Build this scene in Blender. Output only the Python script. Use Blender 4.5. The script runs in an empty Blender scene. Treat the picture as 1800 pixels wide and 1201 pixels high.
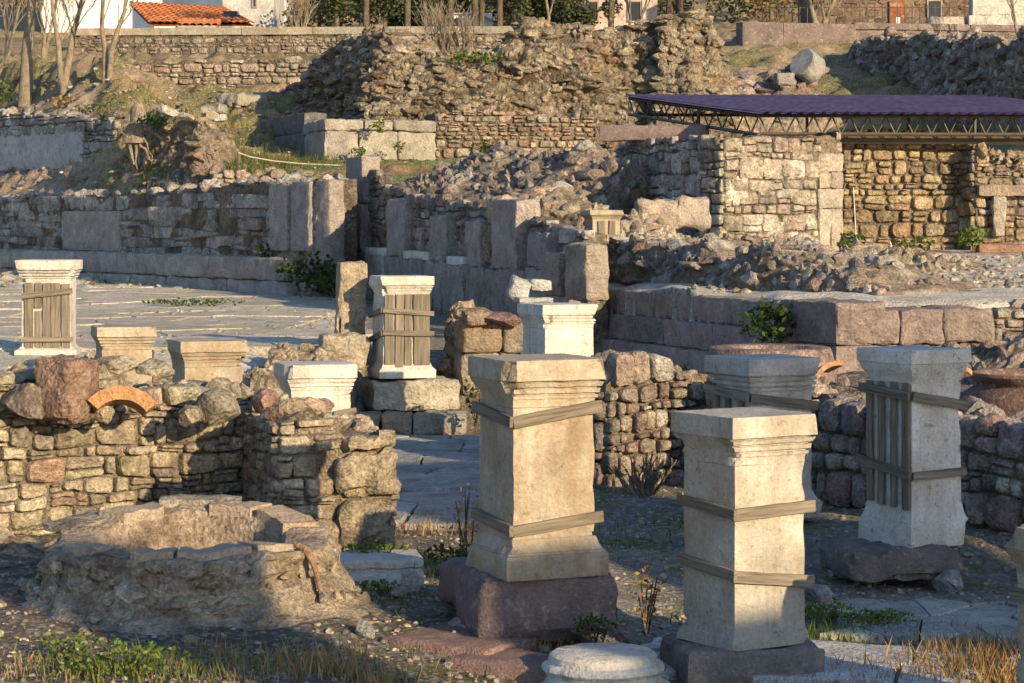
import bpy, bmesh, math, random
import numpy as np
from mathutils import Vector, Matrix, noise

# ---------------------------------------------------------------- camera, sky, sun, exposure
SC = bpy.context.scene
F, HY, CZ = 4200.0, 385.0, 2.75            # focal length in photo pixels, horizon row, camera height
cam_d = bpy.data.cameras.new('camera'); cam = bpy.data.objects.new('camera', cam_d)
SC.collection.objects.link(cam); SC.camera = cam
cam.location = (0, 0, CZ); cam.rotation_euler = (math.radians(90), 0, 0)
cam_d.sensor_width = 36; cam_d.lens = 36 * F / 1800; cam_d.shift_y = -(600.5 - HY) / 1800
cam_d.clip_start = 0.5; cam_d.clip_end = 2000

SUN_AZ, SUN_EL = math.radians(52), math.radians(16)      # azimuth from +X towards the camera
to_sun = Vector((math.cos(SUN_EL)*math.cos(SUN_AZ), -math.cos(SUN_EL)*math.sin(SUN_AZ), math.sin(SUN_EL)))
W = bpy.data.worlds.new('World'); SC.world = W; W.use_nodes = True
_nt = W.node_tree; _sky = _nt.nodes.new('ShaderNodeTexSky'); _sky.sky_type = 'NISHITA'; _sky.sun_disc = False
_sky.sun_elevation = SUN_EL
_sky.sun_rotation = math.atan2(to_sun.x, to_sun.y)
_nt.links.new(_sky.outputs[0], _nt.nodes['Background'].inputs[0]); _nt.nodes['Background'].inputs[1].default_value = 0.095
_sky.ozone_density = 3.0; _sky.dust_density = 0.5
sl = bpy.data.lights.new('sun', 'SUN'); sl.energy = 3.3; sl.angle = math.radians(0.5); sl.color = (1.0, 0.77, 0.45)
so = bpy.data.objects.new('sun', sl); SC.collection.objects.link(so); so.location = (20, -10, 20)
so.rotation_euler = to_sun.to_track_quat('Z', 'Y').to_euler()
SC.view_settings.view_transform = 'Standard'; SC.view_settings.look = 'None'
SC.view_settings.exposure = 1.42; SC.view_settings.gamma = 1
SC.cycles.use_denoising = True
SC.cycles.max_bounces = 5; SC.cycles.diffuse_bounces = 3; SC.cycles.transparent_max_bounces = 4

# ---------------------------------------------------------------- helpers
rnd = random.Random(11)
COL = SC.collection
def P(px, py, d): return Vector(((px-900)/F*d, d, CZ+(HY-py)/F*d))
def X(px, d): return (px-900)/F*d
def Zh(py, d): return CZ+(HY-py)/F*d
def R(a, b): return rnd.uniform(a, b)
def fbm(v, o=4): return noise.fractal(v, 0.9, 2.1, o)
def lerp(a, b, t): return a+(b-a)*t
def DL(px):                       # depth of the court wall at photo column px (it runs straight in plan)
    ax, ay, bx, by = X(-40, 66.0), 66.0, X(560, 49.2), 49.2; k = (px-900)/F; t = (k*ay-ax)/((bx-ax)-k*(by-ay)); return ay+(by-ay)*t
def interp(pts, x):
    if x <= pts[0][0]: return pts[0][1]
    for (a, va), (b, vb) in zip(pts, pts[1:]):
        if x <= b: return lerp(va, vb, (x-a)/(b-a) if b > a else 0)
    return pts[-1][1]

def mesh_from(name, V, Fc, mat, smooth=None, cols=None):
    me = bpy.data.meshes.new(name); me.from_pydata([tuple(v) for v in V], [], Fc)
    if mat: me.materials.append(mat)
    if smooth is not None:
        me.polygons.foreach_set('use_smooth', [True]*len(me.polygons))
        if smooth < 179: me.set_sharp_from_angle(angle=math.radians(smooth))
    if cols is not None:
        at = me.color_attributes.new('col', 'FLOAT_COLOR', 'POINT')
        at.data.foreach_set('color', np.asarray([(c[0], c[1], c[2], 1) for c in cols], dtype=np.float32).ravel())
    me.update(); return me
def link(name, data, parent=None, loc=(0, 0, 0), rot=None, scale=None, color=None):
    o = bpy.data.objects.new(name, data); COL.objects.link(o)
    if parent is not None: o.parent = parent
    o.location = loc
    if rot is not None: o.rotation_euler = rot
    if scale is not None: o.scale = scale
    if color is not None: o.color = (color[0], color[1], color[2], 1)
    return o
def tag(o, label=None, cat=None, group=None, kind=None):
    if label: o['label'] = label
    if cat: o['category'] = cat
    if group: o['group'] = group
    if kind: o['kind'] = kind
    return o
def thing(name, label, cat, loc=(0, 0, 0), rz=0, group=None):
    return tag(link(name, None, None, loc, (0, 0, rz)), label, cat, group)

class MB:
    """collects geometry, becomes ONE mesh object"""
    def __init__(s): s.v = []; s.f = []; s.c = []
    def add(s, V, Fc, c=None):
        b = len(s.v); s.v.extend(V); s.f.extend([tuple(i+b for i in f) for f in Fc])
        if c is not None: s.c.extend([c]*len(V))
    def build(s, name, mat, parent=None, loc=(0, 0, 0), rot=None, smooth=None, color=None):
        return link(name, mesh_from(name, s.v, s.f, mat, smooth, s.c if s.c and len(s.c) == len(s.v) else None), parent, loc, rot, None, color)

def rough_box(sx, sy, sz, res=0.08, r=0.02, amp=0.008, freq=5.0, seed=0, chips=0.0):
    """box centred in x,y and standing on z=0, rounded edges, uneven faces"""
    n = [max(1, min(26, int(round(q/res)))) for q in (sx, sy, sz)]
    h = (sx/2, sy/2, sz/2); idx = {}; V = []; Fc = []
    def coords(k):
        m = n[k]; a = [-1.0+2.0*i/m for i in range(m+1)]
        e = min(0.9, 1.0-r*1.1/h[k])
        if m >= 3: a[1] = -e if -e < a[2] else a[1]; a[-2] = e if e > a[-3] else a[-2]
        return a
    cs = [coords(k) for k in range(3)]
    off = Vector((seed*3.17, seed*1.31, seed*0.77))
    def vid(i, j, k):
        key = (i, j, k)
        if key not in idx:
            p = Vector((cs[0][i]*h[0], cs[1][j]*h[1], cs[2][k]*h[2]))
            q = Vector([max(-h[a]+r, min(h[a]-r, p[a])) for a in range(3)])
            dv = p-q
            if dv.length > 1e-6:
                edge = sum(1 for a in range(3) if abs(dv[a]) > 1e-6)
                rr = r
                dirn = dv.normalized()
                p = q+dirn*rr
                p += dirn*fbm(p*freq+off, 3)*amp*1.6
                if chips and edge >= 2:
                    c = noise.noise(p*4.3+off*2)
                    if c > 0.12: p -= dirn*(c-0.12)*chips
            idx[key] = len(V); V.append((p.x, p.y, p.z+h[2]))
        return idx[key]
    N0, N1, N2 = n
    for i in range(N0):
        for j in range(N1):
            Fc.append((vid(i, j, 0), vid(i, j+1, 0), vid(i+1, j+1, 0), vid(i+1, j, 0)))
            Fc.append((vid(i, j, N2), vid(i+1, j, N2), vid(i+1, j+1, N2), vid(i, j+1, N2)))
    for i in range(N0):
        for k in range(N2):
            Fc.append((vid(i, 0, k), vid(i+1, 0, k), vid(i+1, 0, k+1), vid(i, 0, k+1)))
            Fc.append((vid(i, N1, k), vid(i, N1, k+1), vid(i+1, N1, k+1), vid(i+1, N1, k)))
    for j in range(N1):
        for k in range(N2):
            Fc.append((vid(0, j, k), vid(0, j, k+1), vid(0, j+1, k+1), vid(0, j+1, k)))
            Fc.append((vid(N0, j, k), vid(N0, j+1, k), vid(N0, j+1, k+1), vid(N0, j, k+1)))
    return V, Fc

def tube(pts, radii, n=7, wob=0.0, seed=0):
    V = []; Fc = []; prev = None
    for i, (p, r) in enumerate(zip(pts, radii)):
        p = Vector(p)
        d = (Vector(pts[min(i+1, len(pts)-1)])-Vector(pts[max(i-1, 0)])).normalized()
        a = d.cross(Vector((0.31, 0.9, 0.13)) if abs(d.y) < 0.9 else Vector((1, 0, 0.1))).normalized(); b = d.cross(a)
        for k in range(n):
            t = 2*math.pi*k/n
            q = (a*math.cos(t)+b*math.sin(t))*r
            if wob: q *= 1+wob*noise.noise((p+q)*5+Vector((seed, 0, 0)))
            V.append(tuple(p+q))
        if i:
            for k in range(n):
                k2 = (k+1) % n
                Fc.append(((i-1)*n+k, (i-1)*n+k2, i*n+k2, i*n+k))
    b = (len(pts)-1)*n
    Fc.append(tuple(range(n-1, -1, -1))); Fc.append(tuple(range(b, b+n)))
    return V, Fc

# ---------------------------------------------------------------- materials
def nodes(name):
    m = bpy.data.materials.new(name); m.use_nodes = True
    nt = m.node_tree; b = nt.nodes['Principled BSDF']; b.inputs['Roughness'].default_value = 0.92
    b.inputs['Specular IOR Level'].default_value = 0.15
    return m, nt, b
def N(nt, t, **kw):
    n = nt.nodes.new(t)
    for k, v in kw.items():
        if k in n.inputs: n.inputs[k].default_value = v
        else: setattr(n, k, v)
    return n
def noise_n(nt, vec, scale, detail=4, rough=0.6, dist=0.0):
    n = N(nt, 'ShaderNodeTexNoise'); n.inputs['Scale'].default_value = scale; n.inputs['Detail'].default_value = detail
    n.inputs['Roughness'].default_value = rough; n.inputs['Distortion'].default_value = dist
    nt.links.new(vec, n.inputs['Vector']); return n
def ramp(nt, fac, stops):
    r = N(nt, 'ShaderNodeValToRGB'); e = r.color_ramp.elements
    while len(e) < len(stops): e.new(0.5)
    for el, (p, c) in zip(e, stops): el.position = p; el.color = (c[0], c[1], c[2], 1) if not isinstance(c, (int, float)) else (c, c, c, 1)
    nt.links.new(fac, r.inputs[0]); return r
def mix(nt, fac, a, b, mode='MIX'):
    m = N(nt, 'ShaderNodeMix', data_type='RGBA', blend_type=mode)
    for s, v in ((0, fac), (6, a), (7, b)):
        if hasattr(v, 'links') or hasattr(v, 'is_linked'): nt.links.new(v, m.inputs[s])
        elif isinstance(v, (int, float)): m.inputs[s].default_value = v if s == 0 else (v, v, v, 1)
        else: m.inputs[s].default_value = (v[0], v[1], v[2], 1)
    return m.outputs[2]
def bump(nt, b, hs, dist, strength=1.0):
    prev = None
    for h, d in zip(hs, dist):
        n = N(nt, 'ShaderNodeBump'); n.inputs['Strength'].default_value = strength; n.inputs['Distance'].default_value = d
        nt.links.new(h, n.inputs['Height'])
        if prev: nt.links.new(prev.outputs[0], n.inputs['Normal'])
        prev = n
    nt.links.new(prev.outputs[0], b.inputs['Normal'])

def stone_mat(name, source, s=1.0, dist=0.03, lichen=0.0, vary=0.75, pits=True):
    """source: 'obj' takes the object's own colour, 'attr' the vertex colour, or a plain rgb"""
    m, nt, b = nodes(name)
    pos = N(nt, 'ShaderNodeNewGeometry').outputs['Position']
    if source == 'obj': base = N(nt, 'ShaderNodeObjectInfo').outputs['Color']
    elif source == 'attr': base = N(nt, 'ShaderNodeVertexColor', layer_name='col').outputs[0]
    else:
        base = N(nt, 'ShaderNodeRGB').outputs[0]; base.default_value = (*source, 1)
    n1 = noise_n(nt, pos, 3.5*s, 5, 0.65); n2 = noise_n(nt, pos, 22*s, 4, 0.7)
    v1 = ramp(nt, n1.outputs[0], [(0.3, 1-vary*0.75), (0.7, 1+vary*0.7)])
    v2 = ramp(nt, n2.outputs[0], [(0.3, 1-vary*0.6), (0.72, 1+vary*0.55)])
    c = mix(nt, 1.0, base, v1.outputs[0], 'MULTIPLY'); c = mix(nt, 1.0, c, v2.outputs[0], 'MULTIPLY')
    n4 = noise_n(nt, pos, 9*s, 3, 0.6)
    pale = ramp(nt, n4.outputs[0], [(0.57, 0), (0.66, 0.4)])
    c = mix(nt, pale.outputs[0], c, (0.46, 0.40, 0.33))
    if lichen:
        n3 = noise_n(nt, pos, 2.6, 3, 0.6)
        l = ramp(nt, n3.outputs[0], [(0.63, 0), (0.69, lichen*0.7)])
        c = mix(nt, l.outputs[0], c, (0.50, 0.20, 0.02))
    nt.links.new(c, b.inputs['Base Color'])
    v = N(nt, 'ShaderNodeTexVoronoi'); v.inputs['Scale'].default_value = 30*s; nt.links.new(pos, v.inputs['Vector'])
    n5 = noise_n(nt, pos, 58*s, 3, 0.7)
    bump(nt, b, [n1.outputs[0], n2.outputs[0], n5.outputs[0]]+([v.outputs['Distance']] if pits else []), [dist*2.4, dist*2.2, dist*0.9, dist*0.5])
    return m
M = {}
M['stone'] = stone_mat('stone_near', 'obj', 1.0, 0.035)
M['stone_a'] = stone_mat('stone_near_small', 'attr', 1.0, 0.03)
M['stone_f'] = stone_mat('stone_far', 'obj', 0.5, 0.06, 0.0)
M['stone_fa'] = stone_mat('stone_far_small', 'attr', 0.5, 0.06)
M['stone_l'] = stone_mat('stone_lichen', 'obj', 0.5, 0.07, 0.8)
M['stone_la'] = stone_mat('stone_lichen_small', 'attr', 0.5, 0.07, 0.8)
M['mortar'] = stone_mat('mortar', (0.29, 0.235, 0.175), 1.3, 0.05)
M['mortar_f'] = stone_mat('mortar_far', (0.23, 0.185, 0.14), 0.5, 0.09)
M['mortar_l'] = stone_mat('mortar_lichen', (0.22, 0.18, 0.13), 0.5, 0.10, 0.5)
M['earth'] = stone_mat('earth', (0.25, 0.19, 0.135), 1.0, 0.06)
M['andesite'] = stone_mat('andesite', 'obj', 1.6, 0.012, 0, 0.35)
M['ashlar'] = stone_mat('ashlar', 'obj', 0.8, 0.03, 0, 0.45)
M['concrete'] = stone_mat('concrete', 'obj', 0.4, 0.02, 0, 0.35, False)
M['plaster'] = stone_mat('plaster', 'obj', 0.35, 0.03, 0, 0.4, False)
M['adobe'] = stone_mat('old_brick_clay', (0.25, 0.185, 0.14), 1.2, 0.04)
M['terracotta'] = stone_mat('terracotta', 'obj', 1.0, 0.02, 0, 0.35)

def marble(name, base, stain, amt=0.5):
    m, nt, b = nodes(name); b.inputs['Roughness'].default_value = 0.75
    oc = N(nt, 'ShaderNodeTexCoord').outputs['Object']; oi = N(nt, 'ShaderNodeObjectInfo')
    add = N(nt, 'ShaderNodeVectorMath', operation='ADD'); nt.links.new(oc, add.inputs[0])
    sc = N(nt, 'ShaderNodeVectorMath', operation='SCALE'); nt.links.new(oi.outputs['Location'], sc.inputs[0]); sc.inputs['Scale'].default_value = 1.7
    nt.links.new(sc.outputs[0], add.inputs[1]); v = add.outputs[0]
    st = N(nt, 'ShaderNodeVectorMath', operation='MULTIPLY'); nt.links.new(v, st.inputs[0]); st.inputs[1].default_value = (9, 9, 1.3)
    streak = noise_n(nt, st.outputs[0], 1.0, 5, 0.6); blot = noise_n(nt, v, 3.2, 5, 0.62); fine = noise_n(nt, v, 34, 4, 0.7)
    spot = noise_n(nt, v, 15, 3, 0.7)
    c = mix(nt, ramp(nt, streak.outputs[0], [(0.38, 0), (0.72, amt)]).outputs[0], base, stain)
    c = mix(nt, ramp(nt, blot.outputs[0], [(0.42, 0), (0.68, amt*0.9)]).outputs[0], c, (stain[0]*0.82, stain[1]*0.74, stain[2]*0.62))
    c = mix(nt, ramp(nt, spot.outputs[0], [(0.60, 0), (0.68, 0.6)]).outputs[0], c, (0.20, 0.15, 0.10))
    big = noise_n(nt, v, 1.5, 4, 0.6, 0.6)
    c = mix(nt, 1.0, c, ramp(nt, big.outputs[0], [(0.3, 0.72), (0.7, 1.18)]).outputs[0], 'MULTIPLY')
    st2 = N(nt, 'ShaderNodeVectorMath', operation='MULTIPLY'); nt.links.new(v, st2.inputs[0]); st2.inputs[1].default_value = (16, 16, 0.7)
    drip = noise_n(nt, st2.outputs[0], 1.0, 4, 0.55)
    c = mix(nt, ramp(nt, drip.outputs[0], [(0.58, 0), (0.74, amt*0.8)]).outputs[0], c, (0.22, 0.17, 0.12))
    c = mix(nt, 1.0, c, ramp(nt, fine.outputs[0], [(0.3, 0.80), (0.7, 1.12)]).outputs[0], 'MULTIPLY')
    nt.links.new(c, b.inputs['Base Color'])
    bump(nt, b, [blot.outputs[0], spot.outputs[0], fine.outputs[0]], [0.02, 0.014, 0.012]); return m
M['marble'] = marble('marble', (0.40, 0.35, 0.285), (0.30, 0.215, 0.13), 0.7)
M['marble_w'] = marble('marble_pale', (0.56, 0.535, 0.50), (0.40, 0.34, 0.265), 0.5)
M['marble_d'] = marble('marble_lime', (0.42, 0.39, 0.345), (0.32, 0.265, 0.20), 0.55)
M['marble_g'] = marble('marble_grey', (0.47, 0.45, 0.425), (0.33, 0.29, 0.245), 0.6)

def wood():
    m, nt, b = nodes('weathered_wood'); b.inputs['Roughness'].default_value = 0.85
    oc = N(nt, 'ShaderNodeTexCoord').outputs['Object']; oi = N(nt, 'ShaderNodeObjectInfo')
    st = N(nt, 'ShaderNodeVectorMath', operation='MULTIPLY'); nt.links.new(oc, st.inputs[0]); st.inputs[1].default_value = (2.2, 45, 45)
    add = N(nt, 'ShaderNodeVectorMath', operation='ADD'); nt.links.new(st.outputs[0], add.inputs[0])
    cb = N(nt, 'ShaderNodeCombineXYZ'); mm = N(nt, 'ShaderNodeMath', operation='MULTIPLY'); nt.links.new(oi.outputs['Random'], mm.inputs[0]); mm.inputs[1].default_value = 57
    for k in range(3): nt.links.new(mm.outputs[0], cb.inputs[k])
    nt.links.new(cb.outputs[0], add.inputs[1])
    g = noise_n(nt, add.outputs[0], 1.0, 5, 0.65, 0.4)
    c = ramp(nt, g.outputs[0], [(0.28, (0.06, 0.05, 0.04)), (0.5, (0.155, 0.13, 0.10)), (0.75, (0.25, 0.215, 0.17))])
    tone = ramp(nt, oi.outputs['Random'], [(0, 0.75), (1, 1.2)])
    nt.links.new(mix(nt, 1.0, c.outputs[0], tone.outputs[0], 'MULTIPLY'), b.inputs['Base Color'])
    bump(nt, b, [g.outputs[0]], [0.008]); return m
M['wood'] = wood()
def plain(name, col, rough=0.8, metal=0.0, vary=0.25, scale=6, bd=0.01):
    m, nt, b = nodes(name); b.inputs['Roughness'].default_value = rough; b.inputs['Metallic'].default_value = metal
    pos = N(nt, 'ShaderNodeNewGeometry').outputs['Position']; n = noise_n(nt, pos, scale, 4, 0.6)
    c = mix(nt, 1.0, col, ramp(nt, n.outputs[0], [(0.3, 1-vary), (0.7, 1+vary)]).outputs[0], 'MULTIPLY')
    nt.links.new(c, b.inputs['Base Color']); bump(nt, b, [n.outputs[0]], [bd]); return m
M['purple'] = plain('purple_metal', (0.15, 0.095, 0.155), 0.75, 0.0, 0.4, 2.5, 0.004)
M['steel'] = plain('dark_steel', (0.09, 0.075, 0.06), 0.6, 0.2)
M['glass'] = plain('window_glass', (0.03, 0.035, 0.045), 0.15, 0, 0.1)
M['white'] = plain('whitewash', (0.72, 0.70, 0.67), 0.9, 0, 0.12, 1.0)
M['rope'] = plain('rope', (0.42, 0.40, 0.35), 0.9)
M['tile'] = stone_mat('roof_tile', 'obj', 0.5, 0.02, 0, 0.45, False)
M['stump'] = stone_mat('bleached_wood', (0.36, 0.295, 0.22), 1.0, 0.04, 0, 0.5)
M['bark'] = stone_mat('bark', (0.33, 0.27, 0.20), 1.6, 0.03, 0, 0.5)
M['bark_d'] = stone_mat('bark_dark', (0.13, 0.10, 0.075), 1.0, 0.03, 0, 0.5)
def leaf_mat(name, src='attr', trans=0.35):
    m, nt, b = nodes(name); b.inputs['Roughness'].default_value = 0.65
    c = N(nt, 'ShaderNodeVertexColor', layer_name='col').outputs[0]
    nt.links.new(c, b.inputs['Base Color'])
    t = N(nt, 'ShaderNodeBsdfTranslucent'); nt.links.new(c, t.inputs[0])
    mx = N(nt, 'ShaderNodeMixShader'); mx.inputs[0].default_value = trans
    nt.links.new(b.outputs[0], mx.inputs[1]); nt.links.new(t.outputs[0], mx.inputs[2])
    nt.links.new(mx.outputs[0], nt.nodes['Material Output'].inputs[0]); return m
M['leaf'] = leaf_mat('leaf')

def ground_mat():
    m, nt, b = nodes('ground')
    pos = N(nt, 'ShaderNodeNewGeometry').outputs['Position']
    base = N(nt, 'ShaderNodeVertexColor', layer_name='col').outputs[0]
    n1 = noise_n(nt, pos, 1.2, 6, 0.65); n2 = noise_n(nt, pos, 14, 5, 0.75); n3 = noise_n(nt, pos, 60, 3, 0.7)
    v = N(nt, 'ShaderNodeTexVoronoi'); v.inputs['Scale'].default_value = 26; nt.links.new(pos, v.inputs['Vector'])
    c = mix(nt, 1.0, base, ramp(nt, n1.outputs[0], [(0.3, 0.62), (0.7, 1.4)]).outputs[0], 'MULTIPLY')
    c = mix(nt, 1.0, c, ramp(nt, n2.outputs[0], [(0.3, 0.6), (0.7, 1.4)]).outputs[0], 'MULTIPLY')
    peb = ramp(nt, v.outputs['Color'], [(0.62, 0), (0.8, 0.5)])
    c = mix(nt, peb.outputs[0], c, (0.40, 0.36, 0.31))
    nt.links.new(c, b.inputs['Base Color'])
    bump(nt, b, [n1.outputs[0], n2.outputs[0], v.outputs['Distance'], n3.outputs[0]], [0.08, 0.04, 0.02, 0.01]); return m
M['ground'] = ground_mat()

# ---------------------------------------------------------------- stone machinery
WARM = [((0.41, 0.335, 0.24), 5), ((0.36, 0.30, 0.22), 4), ((0.47, 0.40, 0.30), 3), ((0.38, 0.265, 0.195), 1.3), ((0.31, 0.265, 0.215), 2), ((0.52, 0.455, 0.36), 1)]
PINK = [((0.32, 0.265, 0.235), 5), ((0.28, 0.235, 0.215), 4), ((0.37, 0.32, 0.28), 3), ((0.31, 0.22, 0.195), 2), ((0.45, 0.415, 0.37), 1.2), ((0.23, 0.21, 0.195), 1)]
PALE = [((0.46, 0.41, 0.335), 4), ((0.41, 0.35, 0.28), 3), ((0.54, 0.50, 0.435), 2), ((0.39, 0.30, 0.245), 2), ((0.35, 0.30, 0.255), 1.5)]
OCHRE = [((0.39, 0.295, 0.185), 5), ((0.35, 0.27, 0.175), 4), ((0.43, 0.345, 0.23), 3), ((0.35, 0.24, 0.16), 1.5), ((0.31, 0.25, 0.185), 1)]
CORE = [((0.33, 0.27, 0.195), 5), ((0.28, 0.235, 0.175), 4), ((0.38, 0.32, 0.24), 3), ((0.42, 0.37, 0.30), 1), ((0.30, 0.225, 0.17), 1)]
DCORE = [(tuple(q*0.98 for q in c), w) for c, w in CORE]
def pick(pal, j=0.12):
    t = rnd.uniform(0, sum(w for _, w in pal))
    for c, w in pal:
        t -= w
        if t <= 0: break
    k = R(1-j, 1+j)
    return tuple(max(0.02, q*k*R(0.96, 1.04)) for q in c)

def make_rock(seed, sub=2, rough=0.2, planes=16):
    r2 = random.Random(seed); bm = bmesh.new(); bmesh.ops.create_icosphere(bm, subdivisions=sub, radius=1.0)
    off = Vector((seed*7.3, seed*2.1, 0))
    for v in bm.verts: v.co *= 1+rough*noise.noise(v.co*1.3+off)+rough*0.4*noise.noise(v.co*3.1+off)
    for k in range(planes):
        n = Vector((r2.gauss(0, 1), r2.gauss(0, 1), r2.gauss(0, 1))).normalized(); dd = r2.uniform(0.45, 0.78)
        for v in bm.verts:
            e = v.co.dot(n)-dd
            if e > 0: v.co -= n*e*0.97
    for v in bm.verts: v.co *= 1.22; v.co += Vector((noise.noise(v.co*4+off), noise.noise(v.co*4-off), noise.noise(v.co*4.3+off*2)))*0.06
    V = [tuple(v.co) for v in bm.verts]; Fc = [tuple(q.index for q in f.verts) for f in bm.faces]
    bm.free(); return V, Fc
ROCKS = [make_rock(i+1) for i in range(14)]
BIGROCKS = [make_rock(50+i, 3, 0.22, 20) for i in range(8)]
PEBBLES = [make_rock(90+i, 1, 0.3, 4) for i in range(8)]
_rock_data = {}
def rock_data(pool, i, mat):
    key = (id(pool), i, mat.name)
    if key not in _rock_data: _rock_data[key] = mesh_from('stone', pool[i][0], pool[i][1], mat, 24)
    return _rock_data[key]

class Stones:
    """stones of one thing: the largest become objects, the rest one joined part"""
    def __init__(s, parent, mat, mat_a, limit=300, name='stone'): s.p = parent; s.m = mat; s.ma = mat_a; s.lim = limit; s.items = []; s.name = name
    def cell(s, V, Fc, mtx, col, size): s.items.append((size, 0, V, Fc, mtx, col))
    def rock(s, mtx, col, size, pool=None):
        pool = pool or ROCKS
        s.items.append((size, 1, pool, rnd.randrange(len(pool)), mtx, col))
    def finish(s):
        s.items.sort(key=lambda t: -t[0]); mb = MB()
        for k, (size, kind, a, b, mtx, col) in enumerate(s.items):
            if k < s.lim:
                if kind == 0: me = mesh_from(s.name, a, b, s.m, 40)
                else: me = rock_data(a, b, s.m)
                o = link(s.name, me, s.p, color=col); o.matrix_local = mtx
            else:
                V, Fc = (a, b) if kind == 0 else a[b]
                mb.add([tuple(mtx @ Vector(v)) for v in V], Fc, col)
        if mb.v:
            o = mb.build('small_stones', s.ma, s.p, smooth=40); o['kind'] = 'stuff'

def clip(poly, nx, ny, c):
    out = []; n = len(poly)
    for i in range(n):
        a = poly[i]; b = poly[(i+1) % n]; da = a[0]*nx+a[1]*ny-c; db = b[0]*nx+b[1]*ny-c
        if da <= 0: out.append(a)
        if (da < 0 < db) or (db < 0 < da):
            t = da/(da-db); out.append((a[0]+(b[0]-a[0])*t, a[1]+(b[1]-a[1])*t))
    return out
def voronoi(w, h, sw, sh, u0=0.0, v0=0.0, filler=0.35, jit=0.25, wr=(0.55, 1.7)):
    """packed irregular stones on a w x h panel; sw, sh mean stone size"""
    S = []; v = v0
    while v < v0+h:
        ch = sh*R(0.7, 1.35); u = u0-R(0, sw)
        while u < u0+w+sw*0.5:
            ww = sw*R(*wr)
            S.append((u+ww/2, v+ch/2+ch*R(-jit, jit)))
            if rnd.random() < filler:
                S.append((u+ww+R(-0.1, 0.1)*sw, v+ch*R(0.0, 1.0)))
            u += ww
        v += ch
    A = np.array(S); asp = sw/sh*0.72                       # squeeze space so that cells come out wider than tall
    B = A*np.array([1/asp, 1.0]); cells = []
    for i in range(len(S)):
        d2 = ((B-B[i])**2).sum(1); near = np.argsort(d2)[1:15]
        poly = [(u0/asp, v0), ((u0+w)/asp, v0), ((u0+w)/asp, v0+h), (u0/asp, v0+h)]
        for j in near:
            nx, ny = B[j]-B[i]; mx, my = (B[j]+B[i])/2
            poly = clip(poly, nx, ny, nx*mx+ny*my)
            if len(poly) < 3: break
        if len(poly) >= 3: cells.append([(p[0]*asp, p[1]) for p in poly])
    return cells
def poly_area(p): return abs(sum(p[i][0]*p[(i+1) % len(p)][1]-p[(i+1) % len(p)][0]*p[i][1] for i in range(len(p))))/2
def coursed(w, h, sw, sh, wr=(0.5, 1.7), split=0.3, wav=0.25):
    """rough courses of squarish stones, some split into thin ones, course lines waver"""
    lines = [0.0]
    while lines[-1] < h: lines.append(lines[-1]+sh*rnd.choice((0.55, 0.8, 1.0, 1.2, 1.45)))
    sd = R(0, 90)
    Y = lambda k, u: lines[k]+(0 if k == 0 else sh*wav*noise.noise(Vector((u*0.9/sw*0.5, k*1.7, sd)))+sh*0.10*noise.noise(Vector((u*2.5/sw, k*3.1, sd))))
    out = []
    for k in range(len(lines)-1):
        hh = lines[k+1]-lines[k]; u = -R(0, sw)
        while u < w:
            ww = max(0.35*hh, sw*R(*wr)*(0.6+0.4*hh/sh)); a, b = max(0, u), min(w, u+ww); u += ww
            if b-a < 0.25*sh: continue
            sl = R(-.14, .14)*hh; sr = R(-.14, .14)*hh
            def quad(f0, f1):
                y00, y10 = Y(k, a), Y(k, b); y01, y11 = Y(k+1, a), Y(k+1, b); m0 = (Y(k, (a+b)/2)); m1 = Y(k+1, (a+b)/2)
                lo = [(a+sl*f0, lerp(y00, y01, f0)), ((a+b)/2, lerp(m0, m1, f0)+R(-.04, .04)*hh), (b+sr*f0, lerp(y10, y11, f0))]
                hi = [(b+sr*f1, lerp(y10, y11, f1)), ((a+b)/2+R(-.1, .1)*ww, lerp(m0, m1, f1)+R(-.06, .06)*hh), (a+sl*f1, lerp(y00, y01, f1))]
                return lo+hi
            t = rnd.random()
            if t < split and hh > 0.75*sh: f = R(.35, .65); out += [quad(0, f), quad(f, 1)]
            elif t < split*1.35: f = R(.2, .3); out += [quad(0, 1-f), quad(1-f, 1)] if rnd.random() < .5 else [quad(0, f), quad(f, 1)]
            else: out.append(quad(0, 1))
    return out
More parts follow.
